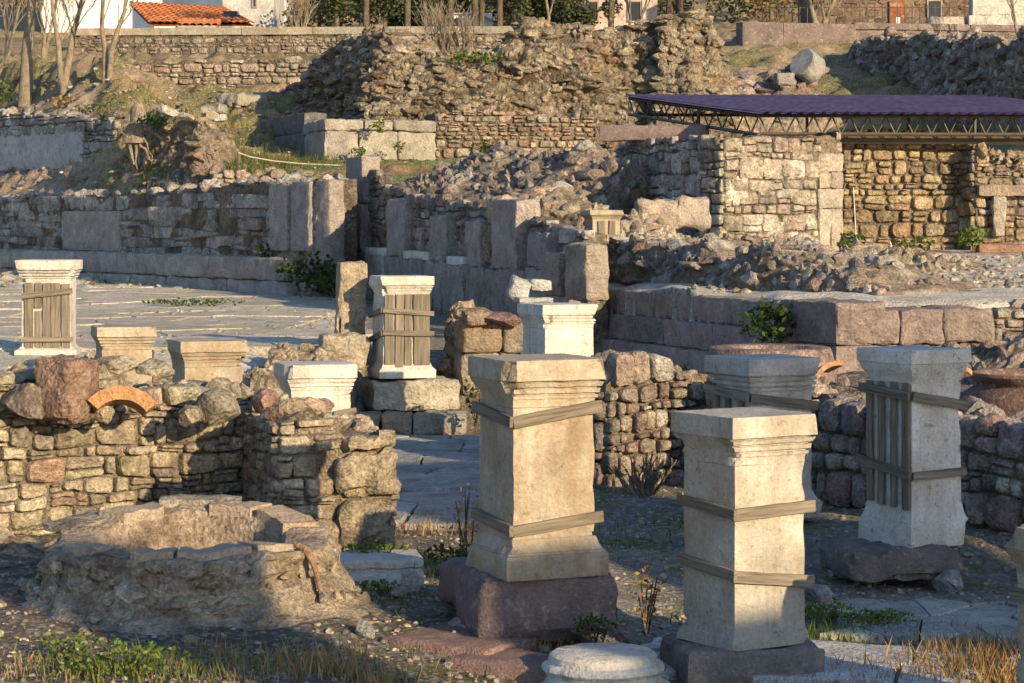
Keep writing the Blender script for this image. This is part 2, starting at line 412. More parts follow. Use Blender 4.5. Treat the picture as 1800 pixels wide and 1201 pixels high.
def cell_stone(poly, gap, prot, back=0.10, dome=0.03, rough=1.0, corner=0.28, fine=True):
    """poly (u,v) -> centre, V, F; stone face looks to -y"""
    n = len(poly); cu = sum(p[0] for p in poly)/n; cv = sum(p[1] for p in poly)/n
    rad = math.sqrt(max(1e-6, poly_area(poly))); step = rad*(0.30 if fine else 0.5); q = []; sd = Vector((R(0, 99), R(0, 99), R(0, 99)))
    for i in range(n):
        a = poly[i]; b = poly[(i+1) % n]; z = poly[i-1]
        v1 = Vector((z[0]-a[0], z[1]-a[1])); v2 = Vector((b[0]-a[0], b[1]-a[1]))
        k = min(rad*corner*R(.35, .9), v1.length*.45, v2.length*.45)
        if v1.length < 1e-5 or v2.length < 1e-5: continue
        bend = abs(v1.normalized().dot(v2.normalized()))
        if bend < .9:
            e = v1.normalized()*k; q.append((a[0]+e.x, a[1]+e.y)); e = v2.normalized()*k; q.append((a[0]+e.x, a[1]+e.y))
        else: q.append(a)
        m = int((v2.length-2*k)/step)
        for j in range(1, m+1): t = (k+(v2.length-2*k)*j/(m+1))/v2.length; q.append((lerp(a[0], b[0], t), lerp(a[1], b[1], t)))
    s0 = max(0.4, 1-gap/rad*2.0); q = [((x-cu), (y-cv)) for x, y in q]; m = len(q); V = []
    pr = prot*R(0.2, 1.3); tu, tv = R(-0.16, 0.16), R(-0.16, 0.16)
    rings = ((s0, back), (s0, -pr*0.25), (s0*0.90, -pr-dome*0.45), (s0*0.72, -pr-dome*0.8), (s0*0.38, -pr-dome)) if fine else ((s0, back), (s0, -pr*0.3), (s0*0.86, -pr-dome*0.6), (s0*0.5, -pr-dome))
    for s, y in rings:
        for (x, z) in q:
            p = Vector((x*s, 0, z*s)); w1 = noise.noise(p*(2.2/rad)+sd); w2 = noise.noise(p*(5/rad)+sd*1.3); e = 1+rough*(0.05*w1+0.06*w2)
            yy = y+((x*s*tu+z*s*tv)+rough*rad*(0.07*w1+0.06*w2) if y < 0 else 0)
            V.append((x*s*e, yy, z*s*e))
    V.append((0, -pr-dome+rough*rad*0.07*noise.noise(sd), 0)); Fc = []; nr = len(rings)
    for k in range(nr-1):
        for i in range(m):
            j = (i+1) % m
            Fc.append((k*m+i, k*m+j, (k+1)*m+j, (k+1)*m+i))
    for i in range(m): Fc.append(((nr-1)*m+i, (nr-1)*m+(i+1) % m, nr*m))
    return (cu, cv), V, Fc

def panel(st, origin, ang, w, h, topf, sw, sh, pal, gap=0.012, prot=0.05, dome=0.03, botf=None, filler=0.35, holes=(), back=0.1, rough=1.0, jit=0.25, wr=(0.55, 1.7), corner=0.28, depth=20, mode='c', fine=True, split=0.3, wav=0.25):
    """stones over one face. origin local, ang = direction of u in local xy, face looks to (dy,-dx)"""
    o = Vector(origin); rot = Matrix.Rotation(ang, 4, 'Z')
    for poly in (coursed(w, h, sw, sh, wr, split, wav) if mode == 'c' else voronoi(w, h, sw, sh, 0, 0, filler, jit, wr)):
        cu = sum(p[0] for p in poly)/len(poly); cv = sum(p[1] for p in poly)/len(poly)
        if cv > topf(cu) or (botf and cv < botf(cu)): continue
        if any(a < cu < b and c < cv < d for a, b, c, d in holes): continue
        if poly_area(poly) < 0.08*sw*sh: continue
        (cu, cv), V, Fc = cell_stone(poly, gap, prot, back, dome, rough, corner, fine)
        mtx = Matrix.Translation(o+rot.to_3x3() @ Vector((cu, 0, cv))) @ rot
        st.cell(V, Fc, mtx, pick(pal), poly_area(poly))

def core_mesh(L, T, topf, rec=0.035, zb=-0.3, step=0.09, amp=0.04, seed=0, drop=0.04, crown=0.0):
    """mortar body of a wall from u=0..L, depth 0..T (local y), uneven top"""
    nu = max(2, int(L/step)); nv = 16; V = []; Fc = []; prof = []
    for i in range(nu+1):
        u = rec+(L-2*rec)*i/nu; t = max(zb+0.1, topf(u)-drop); row = []
        for k in range(nv): row.append((rec, zb+(t-zb)*k/(nv-1)))
        for k in range(1, 5): row.append((rec+(T-2*rec)*k/5, t+crown*math.sin(math.pi*k/5)))
        for k in range(nv-1, -1, -1): row.append((T-rec, zb+(t-zb)*k/(nv-1)))
        m = len(row)
        for (y, z) in row:
            p = Vector((u, y, z)); d = fbm(p*4+Vector((seed*9, 0, 0)), 3)*amp
            dz = fbm(p*3+Vector((0, seed*5, 3)), 3)*amp*1.5 if z > t-0.01 else 0
            V.append((u, y-d if y < T/2 else y+d, z+dz))
    for i in range(nu):
        for k in range(m-1):
            a = i*m+k; Fc.append((a, a+m, a+m+1, a+1))
    Fc.append(tuple(range(m))); Fc.append(tuple(range(nu*m+m-1, nu*m-1, -1)))
    return V, Fc

def rubble_wall(name, label, A, B, zb, top, T, sw, sh, pal, mats=('stone', 'stone_a', 'mortar'), ends=(), limit=300, toprocks=0, rock_size=(0.10, 0.2),
                gap=0.012, prot=0.05, dome=0.03, holes=(), filler=0.35, cat='wall', rough=1.0, jit=0.25, wr=(0.55, 1.7), drop=0.04, topjit=0.12, seed=1, corner=0.28, front=True, split=0.3, wav=0.25, rec=0.012, mode='c'):
    """A, B = (px, depth); top = list of (fraction, z)"""
    a = Vector((X(*A), A[1], zb)); b = Vector((X(*B), B[1], zb)); dv = b-a; L = dv.length; ang = math.atan2(dv.y, dv.x)
    root = thing(name, label, cat, a, ang)
    topf = lambda u: interp(top, u/L)-zb+topjit*noise.noise(Vector((u*2.1, seed*3.3, 0)))
    V, Fc = core_mesh(L, T, topf, rec, seed=seed, drop=drop); mc = MB(); mc.add(V, Fc); mc.build('mortar_core', M[mats[2]], root)
    st = Stones(root, M[mats[0]], M[mats[1]], limit)
    H = max(z for _, z in top)-zb+0.3
    if front: panel(st, (0, 0, 0), 0, L, H, topf, sw, sh, pal, gap, prot, dome, None, filler, holes, rough=rough, jit=jit, wr=wr, corner=corner, split=split, wav=wav, mode=mode, fine=A[1] < 50)
    if 'L' in ends: panel(st, (0, T, 0), -math.pi/2, T, H, lambda u: topf(0.05), sw, sh, pal, gap, prot, dome, None, filler, rough=rough, corner=corner, split=split, wav=wav, mode=mode, fine=A[1] < 50)
    if 'R' in ends: panel(st, (L, 0, 0), math.pi/2, T, H, lambda u: topf(L-0.05), sw, sh, pal, gap, prot, dome, None, filler, rough=rough, corner=corner, split=split, wav=wav, mode=mode, fine=A[1] < 50)
    for k in range(toprocks):
        u = R(0.02, 0.98)*L; y = R(0.05, 0.95)*T; s = R(*rock_size)
        mtx = Matrix.Translation((u, y, topf(u)-drop+s*0.25)) @ Matrix.Rotation(R(0, 6.28), 4, 'Z') @ Matrix.Rotation(R(-0.4, 0.4), 4, 'X') @ Matrix.Diagonal((s*R(0.8, 1.5), s*R(0.7, 1.1), s*R(0.5, 0.9), 1))
        st.rock(mtx, pick(pal), s*s*1.5)
    st.finish()
    return root, topf, L, st

def relief(name, label, spine, lean, thick, amp, pal, mats, rows, sw, sh, cat='ruin', limit=300, seed=3, res=0.12, power=1.4, tmin=0.0, dens=1.0, flat=1.0, freq=0.8, zpad=0.6, stone_depth=0.7, sink=0.62, core_col=(0.25, 0.2, 0.15), cell_amp=1.0):
    """eroded rubble mass. spine = list of (px, ytop, ybase, d)"""
    pts = [(s, X(s[0], s[3]), s[3], Zh(s[1], s[3]+lean), Zh(s[2], s[3])) for s in spine]
    cum = [0]
    for p, q in zip(pts, pts[1:]): cum.append(cum[-1]+math.hypot(q[1]-p[1], q[2]-p[2]))
    L = cum[-1]; g = lambda k, u: interp([(c, p[k]) for c, p in zip(cum, pts)], u)
    root = thing(name, label, cat, (pts[len(pts)//2][1], pts[len(pts)//2][2], min(p[4] for p in pts)))
    o = root.location.copy()
    def base(u):
        e = 1.0; tx = g(1, min(L, u+e))-g(1, max(0, u-e)); ty = g(2, min(L, u+e))-g(2, max(0, u-e)); l = math.hypot(tx, ty)
        return g(1, u), g(2, u), g(3, u), g(4, u), Vector((ty/l, -tx/l, 0))      # last: outward normal
    def S(u, t):
        x, y, zt, zb, n = base(u); jag = fbm(Vector((u*0.9, seed, 0)), 4)*0.28
        zt += jag; en = min(1.0, min(u, L-u)/0.22+0.02); zt = zb+(zt-zb)*math.sqrt(en)
        if t <= 1: off = -lean*(max(0, t)**power); z = zb-zpad*(1-min(1, max(0, t*6))) + (zt-zb)*t
        else: off = -lean-thick*(t-1); z = zt-(zt-zb)*max(0, (t-1.35))*1.2
        p = Vector((x, y, z))+n*off
        dsp = fbm(p*freq+Vector((seed*4, 0, 0)), 5)*amp + noise.noise(Vector((u*0.6, z*4.2, seed)))*amp*0.35
        p += n*dsp; p.z += noise.noise(p*1.7)*amp*0.35
        return p, n
    zr = max(p[3]-p[4] for p in pts); fr = max(0.035, res*0.55); nu = int(L/fr); nt_ = max(10, int(math.hypot(zr, lean)/fr)); ts = [i/nt_ for i in range(nt_+1)]+[1.0+0.05*i for i in range(1, 13)]+[1.75, 1.95]
    V = []; Fc = []; C = []; m = len(ts); cw, chh = sw*0.55, sh*0.62; mc_ = core_col
    for i in range(nu+1):
        for t in ts:
            p, n = S(L*i/nu, t); u = L*i/nu
            q = Vector((u/cw, p.y/cw*0.5, p.z/chh)); q += Vector((noise.noise(q*0.7), 0, noise.noise(q*0.7+Vector((9, 0, 0)))))*0.5
            ds, ps = noise.voronoi(q); g_ = min(1.0, max(0.0, (ds[1]-ds[0]-0.06)*3.0)); h1 = noise.cell(ps[0]*7.13); h2 = noise.cell(ps[0]*3.7+Vector((5, 5, 5)))
            st_ = 1.0 if h1 > -0.25 else 0.0
            p = p+n*(g_*st_*(0.02+0.07*(h2+1)*0.5)*cell_amp*min(1, sw/0.3)); p.z += g_*st_*0.02
            base_c = pal[int((h2+1)*0.5*len(pal)*0.999)][0] if st_ else mc_; k = 0.8+0.2*(h1+1)
            V.append(tuple(p-o)); C.append(tuple(lerp(mc_[a], base_c[a]*k, g_) for a in range(3)))
    for i in range(nu):
        for k in range(m-1): a = i*m+k; Fc.append((a, a+m, a+m+1, a+1))
    Fc.append(tuple(range(m))); Fc.append(tuple(range(nu*m+m-1, nu*m-1, -1)))
    mc = MB(); mc.v = V; mc.f = Fc; mc.c = C; mc.build('rubble_core', M[mats[1]], root, smooth=35)
    st = Stones(root, M[mats[0]], M[mats[1]], limit)
    z_range = max(p[3]-p[4] for p in pts); nr = max(2, int(math.hypot(z_range, lean)/sh*dens))
    for r in range(nr+2):
        u = R(0, sw)
        while u < L:
            w = sw*(0.35+1.4*rnd.random()**2.2); t = (r+R(-0.45, 0.45))/nr
            if t >= tmin and t < 1.08:
                p, n = S(u, t); ww = w*R(0.45, 0.62); hh = sh*R(0.4, 0.8)*flat
                a = math.atan2(n.y, n.x)+math.pi/2+R(-0.25, 0.25)
                mtx = Matrix.Translation(p-o+n*hh*(0.5-sink)) @ Matrix.Rotation(a, 4, 'Z') @ Matrix.Rotation(R(-0.25, 0.25), 4, 'Y') @ Matrix.Rotation(R(-0.3, 0.3), 4, 'X') @ Matrix.Diagonal((ww, ww*stone_depth, hh, 1))
                st.rock(mtx, pick(pal), ww*hh)
            u += w*1.05
    for k in range(int(L*thick*0.7/(sw*sw)*dens*2.0)):
        u = R(0.05, 0.95)*L; p, n = S(u, R(1.02, 1.55)); w = sw*(0.12+0.5*rnd.random()**2.2)
        mtx = Matrix.Translation(p-o) @ Matrix.Rotation(R(0, 6.28), 4, 'Z') @ Matrix.Rotation(R(-0.3, 0.3), 4, 'X') @ Matrix.Diagonal((w, w*R(.6, .9), w*R(.4, .7), 1))
        st.rock(mtx, pick(pal), w*w*0.5)
    st.finish()
    return root, S, L

# ---------------------------------------------------------------- terrain
T_PX = [-600, 0, 220, 380, 580, 640, 830, 1040, 1180, 1370, 1500, 1800, 2500]
T_ROWS = [
 (8,    [-.1]*13),
 (14,   [.05, .02, 0, 0, -.02, -.08, -.18, -.32, -.36, -.38, -.38, -.36, -.3]),
 (16.2, [.08, .08, .04, .04, .02, -.02, -.06, -.12, -.3, -.33, -.33, -.32, -.3]),
 (17.5, [.12, .12, .08, .08, .05, .02, .0, -.05, -.22, -.28, -.29, -.28, -.3]),
 (20,   [.25, .25, .22, .2, .15, .03, 0, 0, -.04, -.12, -.15, -.18, -.2]),
 (22.5, [.4, .4, .3, .2, .1, .03, .03, .05, .05, .3, .75, .8, .8]),
 (25,   [.5, .5, .35, .2, .1, .03, .03, .1, .5, .85, .9, .95, .95]),
 (28.2, [.8, .8, .6, .4, .2, .03, .03, .25, .6, .9, 1.0, 1.2, 1.2]),
 (30.2, [.98, .98, .96, .9, .6, .05, .05, .35, .7, 1.55, 1.72, 1.72, 1.7]),
 (31.2, [1.02, 1.02, 1.02, 1.02, .9, .3, .4, .5, 1.0, 1.76, 1.78, 1.78, 1.78]),
 (33.5, [1.06, 1.06, 1.06, 1.05, 1.0, .9, 1.0, 1.2, 1.75, 1.8, 1.8, 1.8, 1.8]),
 (36,   [1.1, 1.1, 1.1, 1.1, 1.08, 1.05, 1.25, 1.6, 1.85, 1.85, 1.82, 1.8, 1.8]),
 (42,   [1.2, 1.2, 1.2, 1.2, 1.2, 1.2, 1.9, 2.1, 2.1, 2.1, 2.05, 2.05, 2.05]),
 (48,   [1.28, 1.28, 1.28, 1.28, 1.28, 1.3, 2.9, 2.9, 2.6, 2.2, 2.15, 2.15, 2.15]),
 (52.4, [1.36, 1.36, 1.36, 1.36, 1.36, 2.2, 3.4, 3.4, 3.2, 2.6, 2.5, 2.6, 2.6]),
 (54.5, [1.4, 1.4, 1.5, 3.4, 3.6, 3.7, 3.8, 3.7, 3.6, 3.2, 3.2, 3.4, 3.4]),
 (56.5, [1.5, 1.5, 3.6, 4.0, 4.05, 4.05, 4.05, 4.0, 3.9, 3.8, 3.8, 4.0, 4.0]),
 (58.5, [3.0, 3.0, 4.0, 4.3, 4.25, 4.2, 4.2, 4.1, 4.1, 4.1, 4.1, 4.4, 4.4]),
 (61,   [3.6, 3.7, 4.6, 4.5, 4.4, 4.3, 4.3, 4.3, 4.3, 4.3, 4.4, 4.7, 4.8]),
 (63,   [4.2, 5.2, 5.3, 4.7, 4.5, 4.4, 4.4, 4.4, 4.4, 4.4, 4.5, 4.8, 5.0]),
 (67,   [6.0, 6.0, 5.8, 5.5, 5.6, 5.8, 5.8, 5.8, 5.9, 6.0, 6.2, 6.6, 6.6]),
 (72,   [7.4, 7.2, 6.7, 6.6, 6.6, 6.8, 6.8, 7.2, 7.3, 7.4, 7.4, 7.6, 7.6]),
 (78,   [8.1, 8.1, 7.9, 7.9, 7.9, 7.9, 7.9, 8.2, 8.4, 8.6, 8.6, 8.8, 8.8]),
 (86,   [9.1, 9.1, 9.0, 9.0, 9.0, 9.0, 9.0, 9.2, 9.4, 9.4, 9.4, 9.4, 9.4]),
 (104,  [10.6]*6+[10.8]*7),
 (135,  [15.5]*13),
 (170,  [24]*13),
 (230,  [40]*13),
 (330,  [58]*13)]
_TD = np.array([r[0] for r in T_ROWS], float); _TZ = np.array([r[1] for r in T_ROWS], float); _TP = np.array(T_PX, float)
def line_depth(px, a, b):
    ax, ay, bx, by = (a[0]-900)/F*a[1], a[1], (b[0]-900)/F*b[1], b[1]; k = (px-900)/F; t = np.clip((k*ay-ax)/((bx-ax)-k*(by-ay)), -1, 3); return ay+(by-ay)*t
def ground_np(x, y):
    px = np.clip(900+F*x/np.maximum(y, 1), _TP[0], _TP[-1]); yy = np.clip(y, _TD[0], _TD[-1])
    i = np.clip(np.searchsorted(_TD, yy, 'right')-1, 0, len(_TD)-2); j = np.clip(np.searchsorted(_TP, px, 'right')-1, 0, len(_TP)-2)
    tv = (yy-_TD[i])/(_TD[i+1]-_TD[i]); tu = (px-_TP[j])/(_TP[j+1]-_TP[j])
    z = (_TZ[i, j]*(1-tu)+_TZ[i, j+1]*tu)*(1-tv)+(_TZ[i+1, j]*(1-tu)+_TZ[i+1, j+1]*tu)*tv
    dw = np.where(px < 1372, line_depth(px, (1035, 36.2), (1372, 30.0)), np.where(px < 1471, line_depth(px, (1370, 30.0), (1470, 28.7)), line_depth(px, (1472, 28.7), (1748, 29.3))))+0.62; lo = np.interp(px, [900, 1035, 1200, 1372, 1480, 2500], [.15, .25, .5, .7, .9, .95])
    z = np.where((px > 940) & (y > 25) & (y < dw), np.minimum(z, lo), z)
    kx = (px-900)/F; ax, ay, bx, by = (-40-900)/F*66.0, 66.0, (560-900)/F*49.2, 49.2; tt = (kx*ay-ax)/((bx-ax)-kx*(by-ay)); dl = ay+(by-ay)*tt+0.45
    z = np.where((px < 600) & (y > 31) & (y < dl), np.minimum(z, 1.03+(y-31)*0.006), z)
    dn = line_depth(px, (603, 52.0), (1005, 35.6))+0.3; z = np.where((px > 600) & (px < 1036) & (y > 31) & (y < dn), np.minimum(z, np.interp(px, [600, 800, 1035], [1.1, 1.02, .9])), z)
    bank = np.interp(y-dl, [0, 4.4, 6.8, 9, 13], [3.05, 4.0, 5.6, 6.3, 7.7]); wb = np.clip((310-px)/150, 0, 1)*np.clip((79-y)/5, 0, 1); z = np.where((y >= dl) & (y < 79), z*(1-wb)+bank*wb, z)
    d2 = np.where(px < 1262, line_depth(px, (1064, 24.4), (1262, 25.0)), line_depth(px, (1250, 24.6), (1860, 20.3)))+0.5; z = np.where((px > 1040) & (y < d2), np.minimum(z, .02), z)
    return z
def gnoise(x, y):
    v = Vector((x, y, 0)); far = min(1.0, max(0.0, (y-54)/10))
    a = 0.03 if y < 29 else (0.02 if y < 53 else 0.10+0.15*far)
    if 20.8 < y < 29.6 and -2.0 < x < 0.2: a = 0.01
    return a*fbm(v*1.3, 3)+a*0.9*noise.noise(v*4.1)
def ground(x, y): return float(ground_np(np.array([x]), np.array([y]))[0])+gnoise(x, y)
def G(px, d): return ground(X(px, d), d)

def build_ground():
    ys = list(np.arange(7, 12, 0.5))+list(np.arange(12, 33, 0.10))+list(np.arange(33, 78, 0.2))+list(np.arange(78, 110, 0.6))+list(np.arange(110, 331, 8))
    xs = list(np.arange(-120, -16, 6))+list(np.arange(-16.5, -6, 0.15))+list(np.arange(-6, 6.0, 0.10))+list(np.arange(6.0, 17, 0.3))+list(np.arange(17, 121, 6))
    xx, yy = np.meshgrid(np.array(xs), np.array(ys)); zz = ground_np(xx, yy); n, m = xx.shape
    V = []; C = []
    for i in range(n):
        for j in range(m):
            x, y = xx[i, j], yy[i, j]; V.append((x, y, zz[i, j]+gnoise(x, y))); px = 900+F*x/y
            k = noise.noise(Vector((x*0.5, y*0.5, 7))); k2 = noise.noise(Vector((x*1.7, y*1.7, 2)))
            if y < 29:
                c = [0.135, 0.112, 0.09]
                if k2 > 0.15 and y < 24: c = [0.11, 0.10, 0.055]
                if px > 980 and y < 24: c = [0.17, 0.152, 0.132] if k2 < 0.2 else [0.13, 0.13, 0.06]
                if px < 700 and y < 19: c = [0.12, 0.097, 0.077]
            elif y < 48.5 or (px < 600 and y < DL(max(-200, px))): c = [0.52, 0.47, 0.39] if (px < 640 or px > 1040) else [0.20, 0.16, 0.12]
            elif y < 57.5: c = [0.15, 0.115, 0.08] if px < 360 else ([0.13, 0.15, 0.05] if k > -0.15 else [0.22, 0.15, 0.07])
            elif y < 70:
                c = [0.30, 0.23, 0.165] if px < 170 else ([0.17, 0.15, 0.06] if k > 0 else [0.27, 0.19, 0.10])
            elif y < 100: c = [0.27, 0.20, 0.12] if k < 0.1 else [0.16, 0.14, 0.06]
            else: c = [0.29, 0.21, 0.10] if k < 0.15 else [0.12, 0.12, 0.05]
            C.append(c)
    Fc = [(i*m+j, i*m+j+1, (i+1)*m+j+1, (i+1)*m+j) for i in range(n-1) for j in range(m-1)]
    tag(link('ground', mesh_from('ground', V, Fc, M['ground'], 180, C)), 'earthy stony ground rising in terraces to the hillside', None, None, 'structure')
build_ground()

def paving(name, label, x0, x1, y0, y1, sw, sl, zf, mat, cols, gap=0.02, thick=0.12, inside=None, amp=0.012, jit=0.2, zj=0.012, filler=0.15, rz=0.0):
    """flat slabs laid on the ground: a piece of the setting, each slab its own part"""
    root = tag(link(name, None, None, ((x0+x1)/2, (y0+y1)/2, 0)), label, None, None, 'structure'); cx, cy = (x0+x1)/2, (y0+y1)/2
    cr, sr = math.cos(rz), math.sin(rz)
    for poly in voronoi(x1-x0, y1-y0, sw, sl, 0, 0, filler, jit):
        pts = []
        for (u, v) in poly:
            u -= (x1-x0)/2; v -= (y1-y0)/2; pts.append((cx+u*cr-v*sr, cy+u*sr+v*cr))
        mx = sum(p[0] for p in pts)/len(pts); my = sum(p[1] for p in pts)/len(pts)
        if inside and not inside(mx, my): continue
        rad = math.sqrt(poly_area(pts)); s = max(0.5, 1-gap/rad*2); q = []; n = len(pts)
        for i in range(n):
            a = pts[i]; b = pts[(i+1) % n]; ln = math.hypot(b[0]-a[0], b[1]-a[1]); st = max(1, int(ln/0.25))
            for k in range(st):
                t = k/st; px_, py_ = lerp(a[0], b[0], t), lerp(a[1], b[1], t)
                q.append(((px_-mx)*s+R(-1, 1)*gap*0.5, (py_-my)*s+R(-1, 1)*gap*0.5))
        dz = R(-zj, zj); tx, ty = R(-zj, zj)*0.8, R(-zj, zj)*0.8; zc = zf(mx, my)
        rings = [(1.0, -thick), (1.0, -0.02), (0.985, 0.0), (0.6, 0.0)]; V = []; Fc = []; m = len(q)
        for sc_, h in rings:
            for (u, v) in q:
                z = zf(mx+u*sc_, my+v*sc_)-zc+h+dz+u*tx+v*ty+(amp*fbm(Vector((mx+u, my+v, 3))*2.5, 3) if h > -0.05 else 0)
                V.append((u*sc_, v*sc_, z))
        V.append((0, 0, dz)); b = 3*m
        for k in range(3):
            for i in range(m): Fc.append((k*m+i, k*m+(i+1) % m, (k+1)*m+(i+1) % m, (k+1)*m+i))
        for i in range(m): Fc.append((b+i, b+(i+1) % m, 4*m))
        link('paving_slab', mesh_from('paving_slab', V, Fc, mat, 30), root, (mx-cx, my-cy, zc), None, None, pick(cols))
    return root
GREY = [((0.38, 0.36, 0.34), 3), ((0.45, 0.43, 0.40), 2), ((0.33, 0.31, 0.29), 2)]
BUFF = [((0.54, 0.485, 0.40), 3), ((0.50, 0.45, 0.37), 2), ((0.58, 0.525, 0.44), 1)]
paving('marble_path', 'worn marble paved path between the pedestals', -1.85, -0.1, 20.9, 29.4, 0.95, 0.75, lambda x, y: 0.10, M['ashlar'], GREY, 0.018, 0.16, None, 0.018, 0.25, 0.02)
paving('plaza', 'stone paved court with earth filled joints', -15, -2.4, 30.9, 65.5, 1.9, 1.5, lambda x, y: 1.06+(y-31)*0.006, M['ashlar'], BUFF, 0.012, 0.12,
       lambda x, y: -130 < 900+F*x/y < 600 and y < DL(900+F*x/y)-1.0, 0.012, 0.3, 0.012, 0.1, 0.1)
paving('marble_pavement', 'pale marble slabs around the rough cut pedestal', 0.35, 3.3, 15.6, 18.2, 0.95, 0.62, lambda x, y: -0.235, M['ashlar'], [((0.56, 0.55, 0.53), 3), ((0.50, 0.48, 0.45), 2)], 0.012, 0.14,
       lambda x, y: (x-0.3)*0.35+(y-15.7) < 2.2 and x > 0.45+(y-15.7)*0.12, 0.008, 0.15, 0.012, 0.1, -0.25)
paving('cracked_pavement', 'cracked pale paving by the frame edge behind dry weeds', 2.1, 4.4, 17.0, 19.2, 0.55, 0.5, lambda x, y: -0.225, M['ashlar'], [((0.50, 0.47, 0.42), 3), ((0.44, 0.41, 0.36), 2)], 0.008, 0.12,
       lambda x, y: y < 18.9 and x > 2.5-0.3*(y-17), 0.01, 0.3, 0.01, 0.3, -0.2)

# ---------------------------------------------------------------- pedestals
def pedestal(label, d, cl, cc, cr, ytop, zbase, shaft=0.86, base=1.02, mat='marble', cap_h=None, base_h=0.26, plain_left=True, seed=1, boards=(), battens=(), lowcap=False, tilt=(0, 0), name='pedestal', bevel_cap=False, base_plain=False, rough=1.0):
    s = F/d; wl, wr = (cc-cl)/s, (cr-cc)/s; w = math.hypot(wl, wr); th = math.atan2(wl, wr)
    z1 = Zh(ytop, d); H = z1-zbase; hc = w/2; hs = hc*shaft; hb = hc*base; ch = cap_h or 0.40*w
    root = thing(name, label, 'pedestal', (X((cl+cr)/2, d), d, zbase), th, 'marble pedestals of the ruined colonnade')
    root.rotation_euler = (tilt[0], tilt[1], th)
    NS = 12; off = Vector((seed*5.1, seed*2.7, seed))
    def loft(rings, wear):
        V = []; Fc = []; m = NS*4
        for (z, ef, el, er, eb) in rings:
            for side in range(4):
                for k in range(NS):
                    t = -1+2*k/NS
                    if side == 0: x, y = lerp(-el, er, (t+1)/2), -ef
                    elif side == 1: x, y = er, lerp(-ef, eb, (t+1)/2)
                    elif side == 2: x, y = lerp(er, -el, (t+1)/2), eb
                    else: x, y = -el, lerp(eb, -ef, (t+1)/2)
                    p = Vector((x, y, z)); corner = max(0, (abs(t)-0.72)/0.28)
                    nn = fbm(p*3.5+off, 3)*0.0035*rough
                    pull = max(0, noise.noise(p*7.5+off)-0.12)*(0.16*wear+0.03)*corner*rough+wear*max(0, noise.noise(p*5+off*2)-0.35)*0.05*rough+corner*0.004
                    f = 1-(pull)/max(0.05, hc)+nn/max(0.05, hc)
                    V.append((x*f, y*f, z+(fbm(p*4+off*2, 3)*0.004*rough if wear > 0.9 else 0)))
        for i in range(len(rings)-1):
            for k in range(m): Fc.append((i*m+k, i*m+(k+1) % m, (i+1)*m+(k+1) % m, (i+1)*m+k))
        # closing caps as fans with one inner ring
        for i, flip in ((0, True), (len(rings)-1, False)):
            b0 = len(V)
            for k in range(m):
                v = Vector(V[i*m+k]); q = Vector((v.x*0.6, v.y*0.6, v.z))
                V.append((q.x, q.y, q.z+(fbm(q*4+off, 3)*0.010*rough if not flip and wear > 0.9 else 0)))
            V.append((0, 0, V[i*m][2])); c = len(V)-1
            for k in range(m):
                k2 = (k+1) % m
                f1 = (i*m+k, i*m+k2, b0+k2, b0+k); f2 = (b0+k, b0+k2, c)
                Fc.append(tuple(reversed(f1)) if flip else f1); Fc.append(tuple(reversed(f2)) if flip else f2)
        return V, Fc
    D = hc-hs
    prof = [(0, 0), (.10, .0), (.17, .08), (.175, .26), (.24, .32), (.245, .04), (.285, .06), (.29, .44), (.38, .54), (.385, .22), (.42, .24), (.425, .62), (.52, .86), (.525, .42), (.565, .44), (.57, 1.0), (.93, 1.0), (.97, .97), (1.0, .92)]
    if bevel_cap: prof = [(0, 0), (.06, .02), (.3, .42), (.5, .72), (.585, .80), (.60, 1.0), (.92, 1.0), (.965, .98), (1, .92)]
    smooth_e = lambda t: 0 if t < 0.1 else (min(1, (t-.1)/0.46)**1.4 if t < 0.565 else 1.0)
    rings = []
    for t, e in prof:
        left = hs+D*(smooth_e(t)*0.97 if t < .568 else e) if plain_left else hs+D*e
        rings.append((H-ch+ch*t, hs+D*e, left, hs+D*e, hs+D*e))
    V, Fc = loft(rings, 1.0); mb = MB(); mb.add(V, Fc); mb.build('cornice', M[mat], root, smooth=32)
    nz = 14; rings = [(base_h+(H-ch-base_h)*k/nz-(0.002 if k == nz else 0), hs*(1.01-0.02*k/nz), hs*(1.01-0.02*k/nz), hs, hs) for k in range(nz+1)]
    V, Fc = loft(rings, 0.0); mb = MB(); mb.add(V, Fc); mb.build('shaft', M[mat], root, smooth=32)
    Db = hb-hs
    pb = [(0, .94), (.03, 1), (.50, 1), (.54, .93), (.55, .78), (.60, .76), (.61, .62), (.72, .36), (.84, .20), (.90, .16), (.91, .05), (1, .0)]
    if base_plain: pb = [(0, 1.0), (.3, .7), (.5, .5), (.53, .35), (.8, .12), (1, 0)]
    rings = [(base_h*t, hs*1.01+Db*e, hs*1.01+Db*(e if not base_plain else e*1.6), hs+Db*e, hs+Db*e) for t, e in pb]
    V, Fc = loft(rings, 0.5); mb = MB(); mb.add(V, Fc); mb.build('base_moulding', M[mat], root, smooth=32)
    # weathered boards and battens strapped round the shaft
    hz = lambda py: Zh(py, d)-zbase
    def lumber(nm, face, f0, y0, f1, y1, wpx, th_, out):
        a = Vector((-hs+2*hs*f0, 0, hz(y0))); b = Vector((-hs+2*hs*f1, 0, hz(y1))); ln = (b-a).length
        V, Fc = rough_box(ln, th_, wpx/s, 0.09, 0.004, 0.004, 6, rnd.random()*50)
        V = [(x, y, z-wpx/s/2) for x, y, z in V]
        if face == 'F': base_p = Vector((0, -hs-out-th_/2-0.006, 0)); rz = 0
        elif face == 'L': base_p = Vector((-hs-out-th_/2-0.006, 0, 0)); rz = -math.pi/2
        else: base_p = Vector((hs+out+th_/2+0.006, 0, 0)); rz = math.pi/2
